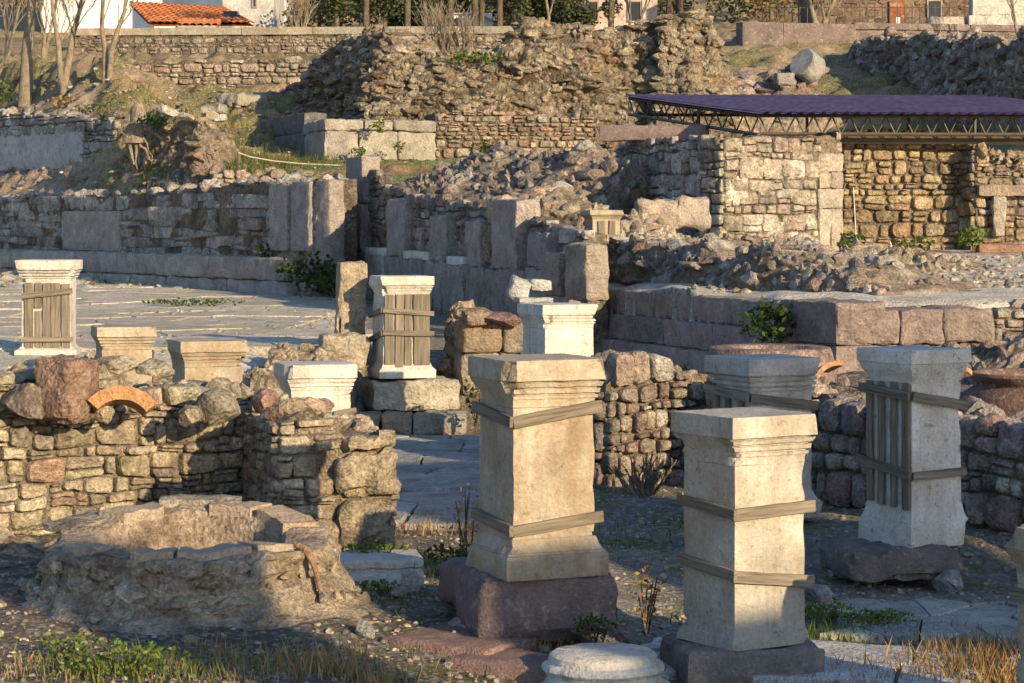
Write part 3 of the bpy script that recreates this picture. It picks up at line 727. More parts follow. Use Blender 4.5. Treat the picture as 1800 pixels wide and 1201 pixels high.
        ry = -math.atan2(b.z-a.z, b.x-a.x); mid = (a+b)/2
        me = mesh_from(nm, V, Fc, M['wood'], 40); o = link(nm, me, root)
        o.matrix_local = Matrix.Translation(base_p) @ Matrix.Rotation(rz, 4, 'Z') @ Matrix.Translation(mid) @ Matrix.Rotation(ry, 4, 'Y')
        return o
    nb = {'F': 0, 'L': 0, 'R': 0}
    for bd in boards:
        face, f, ya, yb, wpx = bd[:5]
        lumber('board', face, f, ya, f+R(-.015, .015), yb, wpx, 0.022, R(0, 0.004)); nb[face] += 1
    for face, f0, y0, f1, y1, wpx in battens:
        lumber('batten', face, f0, y0, f1, y1, wpx, 0.032, 0.034 if nb[face] else 0.004)
    return root

pedestal('tall golden pedestal on a dark purple block, nearest the marble path', 16.2, 820, 893, 1065, 628, Zh(1004, 16.2), 0.83, 1.03, seed=1, base_h=0.29, cap_h=0.315,
         boards=[('R', .5, 692, 985, 60)],
         battens=[('F', -.02, 734, 1.06, 710, 21), ('L', -.05, 718, 1.07, 733, 20), ('F', -.02, 921, 1.08, 902, 20), ('L', -.06, 906, 1.07, 920, 19)])
pedestal('rough cut pedestal with two battens standing on a grey plinth in the foreground', 16.0, 1180, 1276, 1435, 725, Zh(1125, 16.0), 0.82, 0.90, seed=2, base_h=0.16, cap_h=0.32, base_plain=True, rough=1.1, mat='marble_d',
         boards=[('R', .5, 790, 1090, 70)],
         battens=[('F', -.06, 892, 1.10, 886, 21), ('L', -.04, 880, 1.08, 891, 19), ('F', -.06, 997, 1.08, 1018, 20), ('L', -.04, 984, 1.08, 996, 19)])
pedestal('shaded pedestal with upright boards on its side, in front of the large jar', 19.5, 1508, 1585, 1705, 612, Zh(954, 19.5), 0.81, 0.97, 'marble_w', seed=3, base_h=0.36, cap_h=0.27, bevel_cap=True,
         boards=[('L', .10, 668, 880, 15), ('L', .36, 668, 884, 17), ('L', .64, 668, 886, 15), ('L', .90, 668, 888, 17)],
         battens=[('F', -.03, 690, 1.08, 712, 17), ('L', -.06, 681, 1.06, 690, 16), ('F', -.03, 829, 1.05, 826, 14), ('L', -.14, 808, 1.08, 826, 15)])
pedestal('pedestal with fine banded cornice half hidden behind the rough cut one', 21.5, 1238, 1306, 1440, 627, Zh(905, 21.5), 0.84, 1.03, 'marble_g', seed=4, cap_h=0.34, plain_left=False,
         boards=[('L', .15, 692, 850, 14), ('L', .45, 692, 850, 14), ('L', .8, 692, 850, 14)],
         battens=[('F', -.03, 693, 1.07, 711, 16), ('L', -.06, 683, 1.06, 692, 16)])
pedestal('plain pedestal without boards in front of the terrace block wall', 27.5, 908, 953, 1053, 534, 0.12, 0.86, 1.02, 'marble_w', seed=5, cap_h=0.27)
pedestal('boarded pedestal with white base on a pale hewn block above steps', 31.0, 645, 672, 765, 485, Zh(662, 31), 0.87, 1.05, 'marble_w', seed=6, base_h=0.20, cap_h=0.26,
         boards=[('F', .12, 516, 638, 16), ('F', .35, 516, 644, 15), ('F', .53, 516, 640, 13), ('F', .72, 516, 640, 15), ('F', .90, 516, 640, 15), ('F', .33, 585, 650, 13)],
         battens=[('F', -.03, 543, 1.06, 550, 9), ('L', -.08, 556, 1.08, 543, 9), ('F', -.03, 582, 1.06, 585, 9), ('L', -.08, 599, 1.08, 583, 9)])
pedestal('low pedestal with chipped cornice behind the end of the rubble wall', 23.8, 475, 511, 632, 638, 0.1, 0.84, 1.02, 'marble_w', seed=7, cap_h=0.30,
         boards=[('R', .5, 700, 800, 50)], battens=[('F', .7, 724, 1.08, 718, 10), ('L', 0.0, 718, 1.05, 722, 10)])
pedestal('pedestal with broken top corner, second behind the rubble wall from the boarded one', 24.4, 285, 328, 444, 597, 0.15, 0.85, 1.02, 'marble', seed=8, cap_h=0.26, rough=1.8)
pedestal('small topped pedestal just beside the far boarded one on the court edge', 28.5, 152, 181, 283, 573, 0.35, 0.84, 1.02, 'marble', seed=9, cap_h=0.27, boards=[('R', .3, 615, 680, 40)])
pedestal('boarded pedestal at the left edge of the paved court', 31.0, 30, 37, 143, 457, Zh(622, 31), 0.80, 1.0, 'marble_w', seed=10, base_h=0.12, cap_h=0.28, plain_left=False,
         boards=[('F', .15, 496, 611, 14), ('F', .35, 496, 540, 12), ('F', .35, 545, 611, 11), ('F', .52, 496, 611, 13), ('F', .70, 496, 611, 16), ('F', .90, 498, 611, 14)],
         battens=[('F', .02, 519, 1.05, 510, 10), ('F', .02, 594, 1.05, 594, 9)])
pedestal('rough pedestal fragment cut off by the right edge of the view', 14.3, 1768, 1860, 2010, 928, -0.35, 0.80, 1.02, 'marble', seed=12, cap_h=0.30, rough=2.0,
         battens=[('L', -.05, 1050, 1.1, 1040, 26), ('F', -.05, 1040, 1.1, 1052, 26)])
pedestal('little marble pedestal standing on the rubble terrace', 38.0, 1020, 1036, 1097, 370, Zh(420, 38), 0.80, 1.0, 'marble', seed=13, base_h=0.08, cap_h=0.16,
         boards=[('F', .3, 388, 415, 12), ('F', .7, 388, 415, 12)])

# ---------------------------------------------------------------- plinths, blocks, slabs
def block(name, label, px, ybot, d, sx, sy, sz, rz=0.0, col=(0.3, 0.25, 0.23), mat='andesite', r=0.03, amp=0.012, chips=0.05, res=0.07, cat='block', tilt=(0, 0), group=None, z=None):
    V, Fc = rough_box(sx, sy, sz, res, r, amp, 4, rnd.random()*40, chips)
    o = link(name, mesh_from(name, V, Fc, M[mat], 45), None, (X(px, d), d, Zh(ybot, d) if z is None else z), (tilt[0], tilt[1], rz), None, col)
    return tag(o, label, cat, group)
D2 = math.radians
block('plinth', 'dark purple block under the tall golden pedestal', 940, 1108, 16.25, 0.98, 0.80, 0.42, D2(12), (0.20, 0.15, 0.145), r=0.07, amp=0.02, chips=0.12, cat='plinth')
block('plinth', 'dark block leaning at the left behind the purple plinth', 835, 1068, 16.9, 0.42, 0.5, 0.33, D2(20), (0.19, 0.145, 0.14), r=0.07, amp=0.02, chips=0.1, cat='plinth')
block('plinth', 'thick grey plinth under the rough cut foreground pedestal', 1304, 1192, 16.0, 0.95, 0.76, 0.25, D2(10), (0.24, 0.21, 0.195), r=0.03, amp=0.014, chips=0.08, cat='plinth')
block('stone_block', 'low stone under the grey foreground plinth', 1310, 1218, 15.8, 0.85, 0.5, 0.10, D2(8), (0.27, 0.25, 0.24), cat='block')
block('plinth', 'dark low rock under the shaded boarded pedestal', 1565, 1012, 19.3, 0.98, 0.7, 0.26, D2(12), (0.17, 0.15, 0.14), r=0.06, amp=0.03, chips=0.15, cat='plinth')
block('plinth', 'pale hewn block under the boarded pedestal above the steps', 722, 716, 31.0, 1.14, 0.95, 0.36, D2(12), (0.46, 0.41, 0.32), 'ashlar', 0.05, 0.03, 0.08, 0.06, 'plinth')
for i, (a, b, c) in enumerate([(602, 672, (0.29, 0.235, 0.19)), (673, 726, (0.32, 0.255, 0.20)), (727, 818, (0.34, 0.31, 0.27))]):
    block('step_block', ['left brownish block of the step below the pale hewn block', 'middle short block of the step below the pale hewn block', 'long right block of the step below the pale hewn block'][i],
          (a+b)/2, 762, 30.2, (b-a)*30.2/F, 0.7, 0.26, 0, c, 'ashlar', 0.035, 0.02, 0.08, 0.06, 'block', group='step blocks')
block('standing_slab', 'upright slab of tan stone standing at the court edge', 615, 592, 31.4, 0.37, 0.28, 0.98, D2(16), (0.42, 0.34, 0.25), 'ashlar', 0.03, 0.02, 0.1, 0.06, 'slab', tilt=(0, D2(1.5)))
block('stone_block', 'squat tan block below the upright slab', 604, 648, 31.0, 0.6, 0.5, 0.44, D2(12), (0.42, 0.36, 0.28), 'ashlar', 0.06, 0.04, 0.12, 0.06)
block('red_slab', 'flat reddish slab lying in front of the purple plinth', 815, 1158, 15.9, 0.84, 0.74, 0.15, D2(-33), (0.25, 0.165, 0.14), 'andesite', 0.02, 0.012, 0.06, 0.06, 'slab', z=-0.17)
block('red_slab', 'second reddish slab reaching to the column base', 920, 1190, 15.25, 0.88, 0.52, 0.15, D2(-31), (0.24, 0.16, 0.135), 'andesite', 0.02, 0.012, 0.06, 0.06, 'slab', z=-0.2)
# moulded marble base under the wall end
root = thing('moulded_block', 'moulded marble base fragment under the end of the rubble wall', 'base', (X(672, 18.0), 18.0, Zh(1040, 18.0)), D2(8))
prof = [(0, 0), (.05, 0), (.06, -.02), (.07, -.05), (.10, -.07), (.14, -.08), (.17, -.10), (.175, -.13), (.20, -.15), (.205, -.12), (.245, -.12), (.26, -.14)]
nn = 16; V = []; Fc = []
hw, hd = 0.33, 0.32
for i in range(nn+1):
    u = -0.05+(hw*2+0.05)*i/nn-hw
    for (z, e) in prof:
        ww = 0.012*noise.noise(Vector((u*6, z*20, 1))); V.append((u if i < nn else u+e*0.9, -hd-e*0.9+ww-0.05, z*1.05+ww))
    V.append((u if i < nn else u-0.13, hd, .27)); V.append((u, hd, 0))
m = len(prof)+2
for i in range(nn):
    for k in range(m): Fc.append((i*m+k, (i+1)*m+k, (i+1)*m+(k+1) % m, i*m+(k+1) % m))
Fc.append(tuple(range(m-1, -1, -1))); Fc.append(tuple(range(nn*m, nn*m+m)))
mb = MB(); mb.add(V, Fc); mb.build('moulding', M['marble_w'], root, smooth=30)
V, Fc = rough_box(0.62, 0.5, 0.10, 0.08, 0.01, 0.006, 5, 3); mb = MB(); mb.add([(x, y-0.03, z-0.10) for x, y, z in V], Fc); mb.build('footing', M['marble_w'], root, smooth=40)
# ionic column base
root = thing('column_fragment', 'round white marble column base with rings at the bottom edge', 'column base', (X(1060, 14.9), 14.9, -0.25), D2(5))
prof = [(0.0, .40), (0.02, .435), (.05, .445), (.085, .435), (.10, .41), (.105, .385), (.125, .365), (.15, .355), (.175, .362), (.18, .375), (.195, .385), (.215, .38), (.23, .362), (.235, .345), (.275, .335), (.29, .31), (.292, .15)]
V = []; Fc = []; n = 56
for z, r in prof:
    for k in range(n):
        t = 2*math.pi*k/n; p = Vector((math.cos(t)*r, math.sin(t)*r, z)); q = noise.noise(p*6)
        rr = r*(1+0.012*fbm(p*7, 3))-max(0, q-0.25)*0.10
        V.append((math.cos(t)*rr, math.sin(t)*rr, z*1.05+0.006*fbm(p*5, 3)))
V.append((0, 0, .306))
for i in range(len(prof)-1):
    for k in range(n): Fc.append((i*n+k, i*n+(k+1) % n, (i+1)*n+(k+1) % n, (i+1)*n+k))
b = (len(prof)-1)*n
for k in range(n): Fc.append((b+k, b+(k+1) % n, len(V)-1))
mb = MB(); mb.add(V, Fc); mb.build('torus_moulding', M['marble_w'], root, smooth=35)
V, Fc = rough_box(0.95, 0.95, 0.10, 0.07, 0.012, 0.008, 5, 8, 0.06); mb = MB(); mb.add([(x, y, z-0.103) for x, y, z in V], Fc); mb.build('square_plinth', M['marble_w'], root, smooth=40)

# ---------------------------------------------------------------- front walls
Z = Zh
root, tf, L, _ = rubble_wall('rubble_wall', 'golden rubble wall behind the round well', (-60, 18.9), (520, 20.6), 0.1,
    [(0, Z(640, 19)), (.2, Z(655, 19.3)), (.38, Z(650, 19.6)), (.55, Z(690, 19.8)), (.75, Z(690, 20.2)), (1, Z(705, 20.6))], 0.75, 0.185, 0.125, WARM, ends=(), limit=290, toprocks=60, rock_size=(0.05, 0.15), prot=0.045, dome=0.022, seed=2, gap=0.006, corner=0.2, rec=0.006, wr=(0.4, 1.9), wav=0.45)
def wall_stones(root, lst, mat='stone', pool=BIGROCKS):
    for (px, py, d, w, h, dp, col) in lst:
        p = P(px, py, d); loc = root.matrix_basis.inverted() @ p
        o = link('stone', rock_data(pool, rnd.randrange(len(pool)), M[mat]), root, loc, (R(-.2, .2), R(-.2, .2), R(-.3, .3)), (w/2*1.2, dp/2*1.2, h/2*1.2), col)
bpy.context.view_layer.update()
V, Fc = rough_box(0.36, 0.42, 0.52, 0.05, 0.05, 0.03, 4, 5, 0.12)
o = link('red_block', mesh_from('red_block', V, Fc, M['stone'], 45), root, root.matrix_basis.inverted() @ P(112, 745, 19.05), (0, 0.05, D2(24)), None, (0.32, 0.21, 0.155)); o['label'] = 'large upright red block built into the wall top'
wall_stones(root, [(380, 715, 19.55, 0.42, 0.36, 0.45, (0.30, 0.26, 0.20)), (462, 705, 19.95, 0.20, 0.24, 0.3, (0.37, 0.22, 0.17)), (560, 712, 20.3, 0.3, 0.14, 0.3, (0.28, 0.18, 0.15)),
    (40, 705, 18.95, 0.3, 0.28, 0.3, (0.25, 0.2, 0.17)), (330, 728, 19.3, 0.18, 0.17, 0.2, (0.34, 0.28, 0.21)), (260, 705, 19.25, 0.16, 0.14, 0.2, (0.36, 0.25, 0.19)),
    (180, 725, 19.15, 0.2, 0.16, 0.2, (0.38, 0.31, 0.22)), (205, 640, 20.0, 0.4, 0.16, 0.3, (0.5, 0.43, 0.33)), (270, 648, 20.1, 0.34, 0.12, 0.3, (0.5, 0.44, 0.34))])
# broken terracotta drain piece lying in the wall top
def arc_shell(r0, r1, a0, a1, length, n=16, seed=1):
    V = []; Fc = []
    m = 6
    for i in range(n+1):
        a = lerp(a0, a1, i/n)
        for k in range(m+1):
            y = length*k/m+0.02*noise.noise(Vector((a*2, k, seed)))
            V.append((r1*math.cos(a), y, r1*math.sin(a)))
        for k in range(m, -1, -1):
            y = length*k/m+0.02*noise.noise(Vector((a*2, k, seed)))
            V.append((r0*math.cos(a), y, r0*math.sin(a)))
    q = 2*(m+1)
    for i in range(n):
        for k in range(q): Fc.append((i*q+k, i*q+(k+1) % q, (i+1)*q+(k+1) % q, (i+1)*q+k))
    Fc.append(tuple(range(q))); Fc.append(tuple(range(n*q+q-1, n*q-1, -1)))
    return V, Fc
V, Fc = arc_shell(0.25, 0.36, D2(42), D2(142), 0.25)
tag(link('drain_pipe', mesh_from('drain_pipe', V, Fc, M['terracotta'], 35), None, P(213, 757, 18.9), (D2(-14), D2(6), D2(14)), None, (0.46, 0.25, 0.12)), 'broken orange clay drain pipe piece in the golden wall top', 'pipe')

root, tf, L, _ = rubble_wall('wall_end', 'projecting end of the golden rubble wall with large worn blocks', (488, 18.9), (688, 19.15), 0.15,
    [(0, Z(735, 19)), (.3, Z(728, 19)), (.6, Z(755, 19)), (1, Z(768, 19))], 1.4, 0.20, 0.135, WARM, ends=('L', 'R'), limit=120, toprocks=26, rock_size=(0.05, 0.15), prot=0.04, dome=0.022, gap=0.006, corner=0.2, rec=0.004, wav=0.45, holes=((0.42, 1.0, 0, 0.9),), seed=4)
bpy.context.view_layer.update()
for (px, yb, w, h, c, r_) in [(632, 985, 0.46, 0.48, (0.37, 0.30, 0.215), 0.08), (635, 872, 0.50, 0.36, (0.40, 0.325, 0.23), 0.09), (640, 792, 0.42, 0.1, (0.42, 0.34, 0.24), 0.04)]:
    V, Fc = rough_box(w, 0.5, h, 0.045, r_, 0.04, 6, rnd.random()*30, 0.12)
    link('stone', mesh_from('stone', V, Fc, M['stone'], 50), root, root.matrix_basis.inverted() @ (P(px, yb, 19.1)+Vector((0, 0.12, 0))), (0, 0, 0), None, c)

BROWN = [((0.37, 0.29, 0.235), 5), ((0.33, 0.265, 0.22), 4), ((0.42, 0.35, 0.29), 3), ((0.36, 0.25, 0.205), 2), ((0.48, 0.43, 0.37), 1)]
rubble_wall('rubble_wall', 'brown rubble wall stub catching the sun left of the banded pedestal', (1064, 24.4), (1262, 25.0), -0.1,
    [(0, Z(662, 24.4)), (.15, Z(645, 24.4)), (.6, Z(648, 24.6)), (1, Z(655, 25))], 0.9, 0.24, 0.21, BROWN, ends=('L',), limit=130, toprocks=40, rock_size=(0.06, 0.14), prot=0.06, dome=0.04, seed=5, gap=0.010, wr=(0.5, 1.2), corner=0.26, split=0.12, wav=0.5, rec=0.015)
rubble_wall('rubble_wall', 'shaded purple rubble wall behind the two boarded pedestals', (1250, 24.6), (2274.5, 18.15), -0.25,
    [(0, Z(665, 24.6)), (.067, Z(668, 24.2)), (.19, Z(690, 23)), (.33, Z(715, 22.2)), (.47, Z(735, 21.4)), (.67, Z(735, 20.5)), (1, .95)], 0.9, 0.28, 0.22, [(tuple(q*1.15 for q in c), w) for c, w in PINK], ends=('R',), limit=290, toprocks=100, rock_size=(0.05, 0.15), prot=0.05, dome=0.04, seed=6, gap=0.010, wr=(0.5, 1.3), corner=0.26, split=0.15, wav=0.5, rec=0.01)

# ---------------------------------------------------------------- round well
def well():
    root = thing('round_well', 'round earthen well with broken clay rim', 'well', (X(335, 17.0), 17.0, 0.0)); n = 130
    rim = lambda t: 0.47+0.15*max(0, math.sin(t))+0.05*noise.noise(Vector((math.cos(t)*2, math.sin(t)*2, 4)))+0.02*noise.noise(Vector((math.cos(t)*7, math.sin(t)*7, 4)))
    prof = [(1.55, -.1, 0), (1.38, .02, 0), (1.22, .14, 0), (1.12, .30, 0), (1.04, .52, 0), (1.0, .74, 0), (.99, .88, 0), (.96, .98, 0), (.90, 1.0, 0), (.74, 1.0, 0), (.68, .95, 0), (.645, .80, 0), (.63, .5, 0), (.62, 0, -.1), (.62, 0, -.7), (.5, 0, -.75), (0.05, 0, -.75)]
    fine = []
    for (a, b) in zip(prof[:9], prof[1:10]):
        for j in range(4): fine.append(tuple(lerp(a[q_], b[q_], j/4) for q_ in range(3)))
    nf = len(fine); prof = fine+prof[9:]
    V = []; Fc = []; C = []
    for i, (r, h, z) in enumerate(prof):
        for k in range(n):
            t = 2*math.pi*k/n; d = Vector((math.cos(t), math.sin(t), 0)); zz = h*rim(t) if h > 0 else (h if i == 0 else z)
            p = d*r+Vector((0, 0, zz)); am = 0.10 if 0 < i < nf-6 else 0.02
            bed = 0.05*noise.noise(Vector((t*1.5, zz*9, 2))) if 0 < i < nf-6 else 0
            if 0 < i < nf-6:
                q_ = Vector((t*6, r*2, zz*9)); ds, ps = noise.voronoi(q_); bed += 0.045*min(1, max(0, (ds[1]-ds[0])*2.5))*(1 if noise.cell(ps[0]*5.1) > 0 else 0)
            p += d*(fbm(p*3.2, 4)*am+bed); p.z += 0.02*noise.noise(p*6); V.append(tuple(p))
            C.append((0.37, 0.30, 0.225) if i < nf-6 else (0.39, 0.30, 0.225))
    for i in range(len(prof)-1):
        for k in range(n): Fc.append((i*n+k, i*n+(k+1) % n, (i+1)*n+(k+1) % n, (i+1)*n+k))
    Fc.append(tuple(range((len(prof)-1)*n, len(prof)*n)))
    mb = MB(); mb.v = V; mb.f = Fc; mb.c = C; mb.build('earthen_body', M['stone_a'], root, smooth=32)
    st = Stones(root, M['stone'], M['stone_a'], 130)
    for k in range(200):
        t = R(math.pi*0.95, math.pi*2.1); f = R(0.02, 0.95); r = interp([(0, 1.38), (.2, 1.16), (.5, 1.04), (1, .99)], f); z = f*rim(t)*0.95
        s = 0.02+0.08*rnd.random()**2; d = Vector((math.cos(t), math.sin(t), 0))
        mtx = Matrix.Translation(d*(r-0.01)+Vector((0, 0, z))) @ Matrix.Rotation(t+math.pi/2+R(-.4, .4), 4, 'Z') @ Matrix.Rotation(R(-.4, .4), 4, 'Y') @ Matrix.Diagonal((s*R(1, 1.9), s*0.8, s*R(.5, .9), 1))
        st.rock(mtx, pick(WARM), s*s)
    st.finish()
    for (t0, t1, dr) in [(3.6, 4.05, 0), (4.4, 4.72, 0.01), (4.75, 5.3, 0.0), (5.35, 5.7, .01), (0.3, 0.9, 0), (1.0, 1.5, 0), (2.0, 2.5, 0)]:
        V = []; Fc = []; nn = 10
        for i in range(nn+1):
            t = lerp(t0, t1, i/nn); z = rim(t)
            for (r, zz) in ((.67, -.05), (.67, .035), (.93, .04), (.95, -.05)):
                rr = r+0.012*noise.noise(Vector((t*6, zz*30, dr))); V.append((math.cos(t)*rr, math.sin(t)*rr, z+zz+0.008*noise.noise(Vector((t*9, r*5, 0)))))
        for i in range(nn):
            for k in range(4): Fc.append((i*4+k, i*4+(k+1) % 4, (i+1)*4+(k+1) % 4, (i+1)*4+k))
        Fc.append((0, 1, 2, 3)); Fc.append((nn*4+3, nn*4+2, nn*4+1, nn*4))
        mb = MB(); mb.add(V, Fc); mb.build('rim_piece', M['terracotta'], root, color=(R(.38, .43), R(.31, .34), R(.23, .26)), smooth=35)
    # clay pipe running down the lit side
    mb = MB(); t = -0.55
    pts = [(math.cos(t)*r, math.sin(t)*r, z) for r, z in ((0.93, .50), (1.03, .46), (1.09, .36), (1.13, .24), (1.16, .14))]
    V, Fc = tube(pts, [.02, .026, .022, .02, .018], 9, .5); mb.add(V, Fc); mb.build('clay_pipe', M['terracotta'], root, smooth=50, color=(0.30, 0.19, 0.125))
    V, Fc = rough_box(0.5, 0.30, 0.06, 0.05, 0.012, 0.012, 5, 4, 0.06)
    link('rim_slab', mesh_from('rim_slab', V, Fc, M['stone'], 45), root, (-0.86, 0.46, 0.50), (0.06, -0.10, D2(55)), None, (0.33, 0.285, 0.23))
    V, Fc = rough_box(0.62, 0.30, 0.06, 0.05, 0.012, 0.012, 5, 9, 0.06)
    link('rim_slab', mesh_from('rim_slab', V, Fc, M['stone'], 45), root, (-0.05, 0.92, 0.60), (0.02, 0.02, D2(8)), None, (0.37, 0.32, 0.26))
well()
relief('earth_bank', 'dark earth bank sloping down beside the well', [(-120, 955, 1010, 17.6), (0, 950, 1020, 17.8), (80, 945, 1030, 17.8), (130, 960, 1040, 17.6)], 1.0, 1.0, 0.06, WARM, ('stone', 'stone_a', 'earth'), 12, 0.25, 0.15, 'earth bank', 30, 9, 0.08, 1.0, dens=0.5)

# ---------------------------------------------------------------- terrace of large blocks
def ashlar_wall(name, label, A, B, zb, courses, T, pal, mat='ashlar', cat='wall', r=0.025, amp=0.016, res=0.08, chips=0.06, core=True, part='block', joint=0.008):
    """courses: list of (height, [block widths in m], setback)"""
    a = Vector((X(*A), A[1], zb)); b = Vector((X(*B), B[1], zb)); dv = b-a; L = dv.length
    root = thing(name, label, cat, a, math.atan2(dv.y, dv.x)); z = 0
    for h, ws, sb in courses:
        u = 0; tot = sum(ws)
        for w in ws:
            w = w/tot*L; V, Fc = rough_box(w-joint, T, h-joint*0.6, res, r, amp, 4, rnd.random()*60, chips)
            link(part, mesh_from(part, V, Fc, M[mat], 45), root, (u+w/2, T/2+sb+R(-.01, .01), z), None, None, pick(pal)); u += w
        z += h
    return root
AND = [((0.31, 0.27, 0.26), 3), ((0.34, 0.275, 0.255), 2), ((0.28, 0.245, 0.235), 2)]
REDB = [((0.27, 0.205, 0.19), 3), ((0.25, 0.195, 0.18), 2), ((0.29, 0.21, 0.185), 1)]
ashlar_wall('terrace_wall', 'shaded terrace wall of long grey blocks behind the plain pedestal', (1035, 36.2), (1372, 30.0), 0.2,
    [(.30, [1.2, 1.0, 1.6, .8], 0), (.46, [.7, .5, 1.3, 1.2, 1.0], 0), (.37, [1.5, 1.0, 1.4], 0.12), (.36, [1.6, 1.3, 1.0], 0.25)], 0.6, AND)
ashlar_wall('terrace_wall', 'purple block corner of the terrace, side facing the dark bush', (1370, 30.0), (1470, 28.7), 0.55, [(.30, [1.3, .6], 0), (.38, [.8, 1.0], 0), (.52, [1.6], 0)], 0.7, REDB)
ashlar_wall('terrace_wall', 'row of big sunlit purple blocks along the terrace front', (1472, 28.70), (1748, 29.3), 0.55, [(.28, [1, 1], 0.05), (.40, [1.15, .35, .4], 0.06), (.43, [.78, .55, .64], 0)], 0.75, REDB, amp=0.028, r=0.04)
rubble_wall('rubble_wall', 'rubble wall continuing the purple block row at the frame edge', (1745, 29.6), (2300, 31.0), 0.4, [(0, Z(540, 29.5)), (.3, Z(535, 30)), (1, 1.75)], 0.6, 0.34, 0.17, PINK, limit=150, toprocks=10, seed=7)
relief('rubble_heap', 'low rubble heap and block behind the large jar', [(1600, 600, 680, 27), (1700, 605, 690, 26.5), (1830, 600, 700, 26)], 0.6, 0.8, 0.15, PINK, ('stone', 'stone_a', 'mortar'), 12, 0.26, 0.16, 'rubble', 90, 14, 0.08)
ashlar_wall('terrace_wall', 'brown sunlit blocks carrying boulders beside the plain pedestal', (812, 31.2), (935, 31.4), 0.45, [(.55, [1.0, .5, .3], 0.04), (.42, [.62, .42], 0)], 0.6, [((0.33, 0.25, 0.19), 1), ((0.30, 0.23, 0.185), 1)], amp=0.03, r=0.05)
for px, py, w, h, c, lb in [(838, 567, .46, .26, (0.30, 0.22, 0.17), 'brown boulder with lit face on the blocks by the plain pedestal'), (880, 566, .52, .2, (0.29, 0.185, 0.16), 'long reddish boulder on the blocks by the plain pedestal'), (812, 560, .32, .22, (0.33, 0.27, 0.21), 'small grey boulder behind the lit brown one')]:
    o = link('boulder', rock_data(BIGROCKS, rnd.randrange(8), M['stone']), None, P(px, py-h*34, 31.2+R(0, .3)), (R(-.2, .2), R(-.2, .2), R(0, 3)), (w*.62, w*.5, h*.62), c); tag(o, lb, 'boulder', 'boulders on the terrace blocks')
# rubble and mortar lump behind the boarded pedestal
relief('ruined_wall_stub', 'eroded golden wall stub behind the boarded pedestal', [(752, 525, 690, 32.0), (775, 530, 690, 31.8), (798, 575, 700, 31.8), (815, 640, 705, 31.6), (835, 650, 700, 31.4)], 0.35, 0.8, 0.2, OCHRE, ('stone', 'stone_a', 'mortar'), 16, 0.26, 0.15, 'wall', 60, 21, 0.07, 1.0, freq=1.6)
relief('rubble_heap', 'stony rubble along the court edge behind the pedestals', [(440, 620, 665, 29.6), (500, 618, 680, 29.6), (560, 625, 700, 29.5), (600, 640, 715, 29.5)], 0.8, 0.6, 0.10, WARM, ('stone', 'stone_a', 'earth'), 10, 0.22, 0.14, 'rubble', 60, 23, 0.08, dens=0.9)
relief('rubble_heap', 'stony rubble fringe of the court behind the golden wall', [(-60, 640, 680, 27.6), (100, 645, 690, 27.6), (280, 640, 690, 27.8), (450, 640, 690, 28.5)], 2.6, 0.6, 0.06, WARM, ('stone', 'stone_a', 'earth'), 12, 0.2, 0.14, 'rubble', 60, 27, 0.1, dens=0.5)

# clay storage jars behind the shaded wall
def lathe(prof, n=48, amp=0.01, seed=0, cut=None):
    V = []; Fc = []
    for z, r in prof:
        for k in range(n):
            t = 2*math.pi*k/n; p = Vector((math.cos(t)*r, math.sin(t)*r, z)); f = 1+amp*fbm(p*3+Vector((seed, 0, 0)), 3)
            V.append((p.x*f, p.y*f, z+(cut(t) if cut and z > 0.3 else 0)))
    for i in range(len(prof)-1):
        for k in range(n): Fc.append((i*n+k, i*n+(k+1) % n, (i+1)*n+(k+1) % n, (i+1)*n+k))
    return V, Fc
V, Fc = lathe([(-.3, .78), (.05, .82), (.14, .80), (.20, .72), (.24, .655), (.27, .66), (.30, .705), (.335, .72), (.36, .70), (.36, .65), (.32, .61), (.2, .63), (.0, .72), (-.3, .7)], 64, 0.012, 3)
tag(link('storage_jar', mesh_from('storage_jar', V, Fc, M['terracotta'], 50), None, (X(1835, 23.4), 23.4, Z(655, 23.4)-.36), None, None, (0.20, 0.125, 0.105)), 'large dark clay storage jar with wide lip sunk in the ground', 'jar')
V, Fc = lathe([(-.3, .70), (.0, .68), (.14, .66), (.20, .64), (.21, .58), (.20, .42), (.15, .385), (.0, .38), (-.35, .37)], 56, 0.05, 5, lambda t: 0.03*noise.noise(Vector((math.cos(t)*3, math.sin(t)*3, 0))))
tag(link('stone_ring', mesh_from('stone_ring', V, Fc, M['stone'], 50), None, (X(1355, 25.2), 25.2, Z(604, 25.2)-.24), None, None, (0.33, 0.235, 0.205)), 'round well ring of reddish stone behind the banded pedestal', 'well ring')
for px, py, d, rz, a0, a1, lb in [(1480, 690, 23.4, 20, 70, 175, 'broken curved jar sherd glowing orange beside the shaded boarded pedestal'), (1705, 700, 22.6, 60, 40, 120, 'orange jar sherd peeking out behind the shaded boarded pedestal')]:
    V, Fc = arc_shell(0.27, 0.32, D2(a0), D2(a1), 0.36, 16, px); tag(link('jar_sherd', mesh_from('jar_sherd', V, Fc, M['terracotta'], 35), None, P(px, py, d), (D2(-15), D2(-10), D2(rz)), None, (0.44, 0.25, 0.14)), lb, 'sherd', 'broken jar sherds')

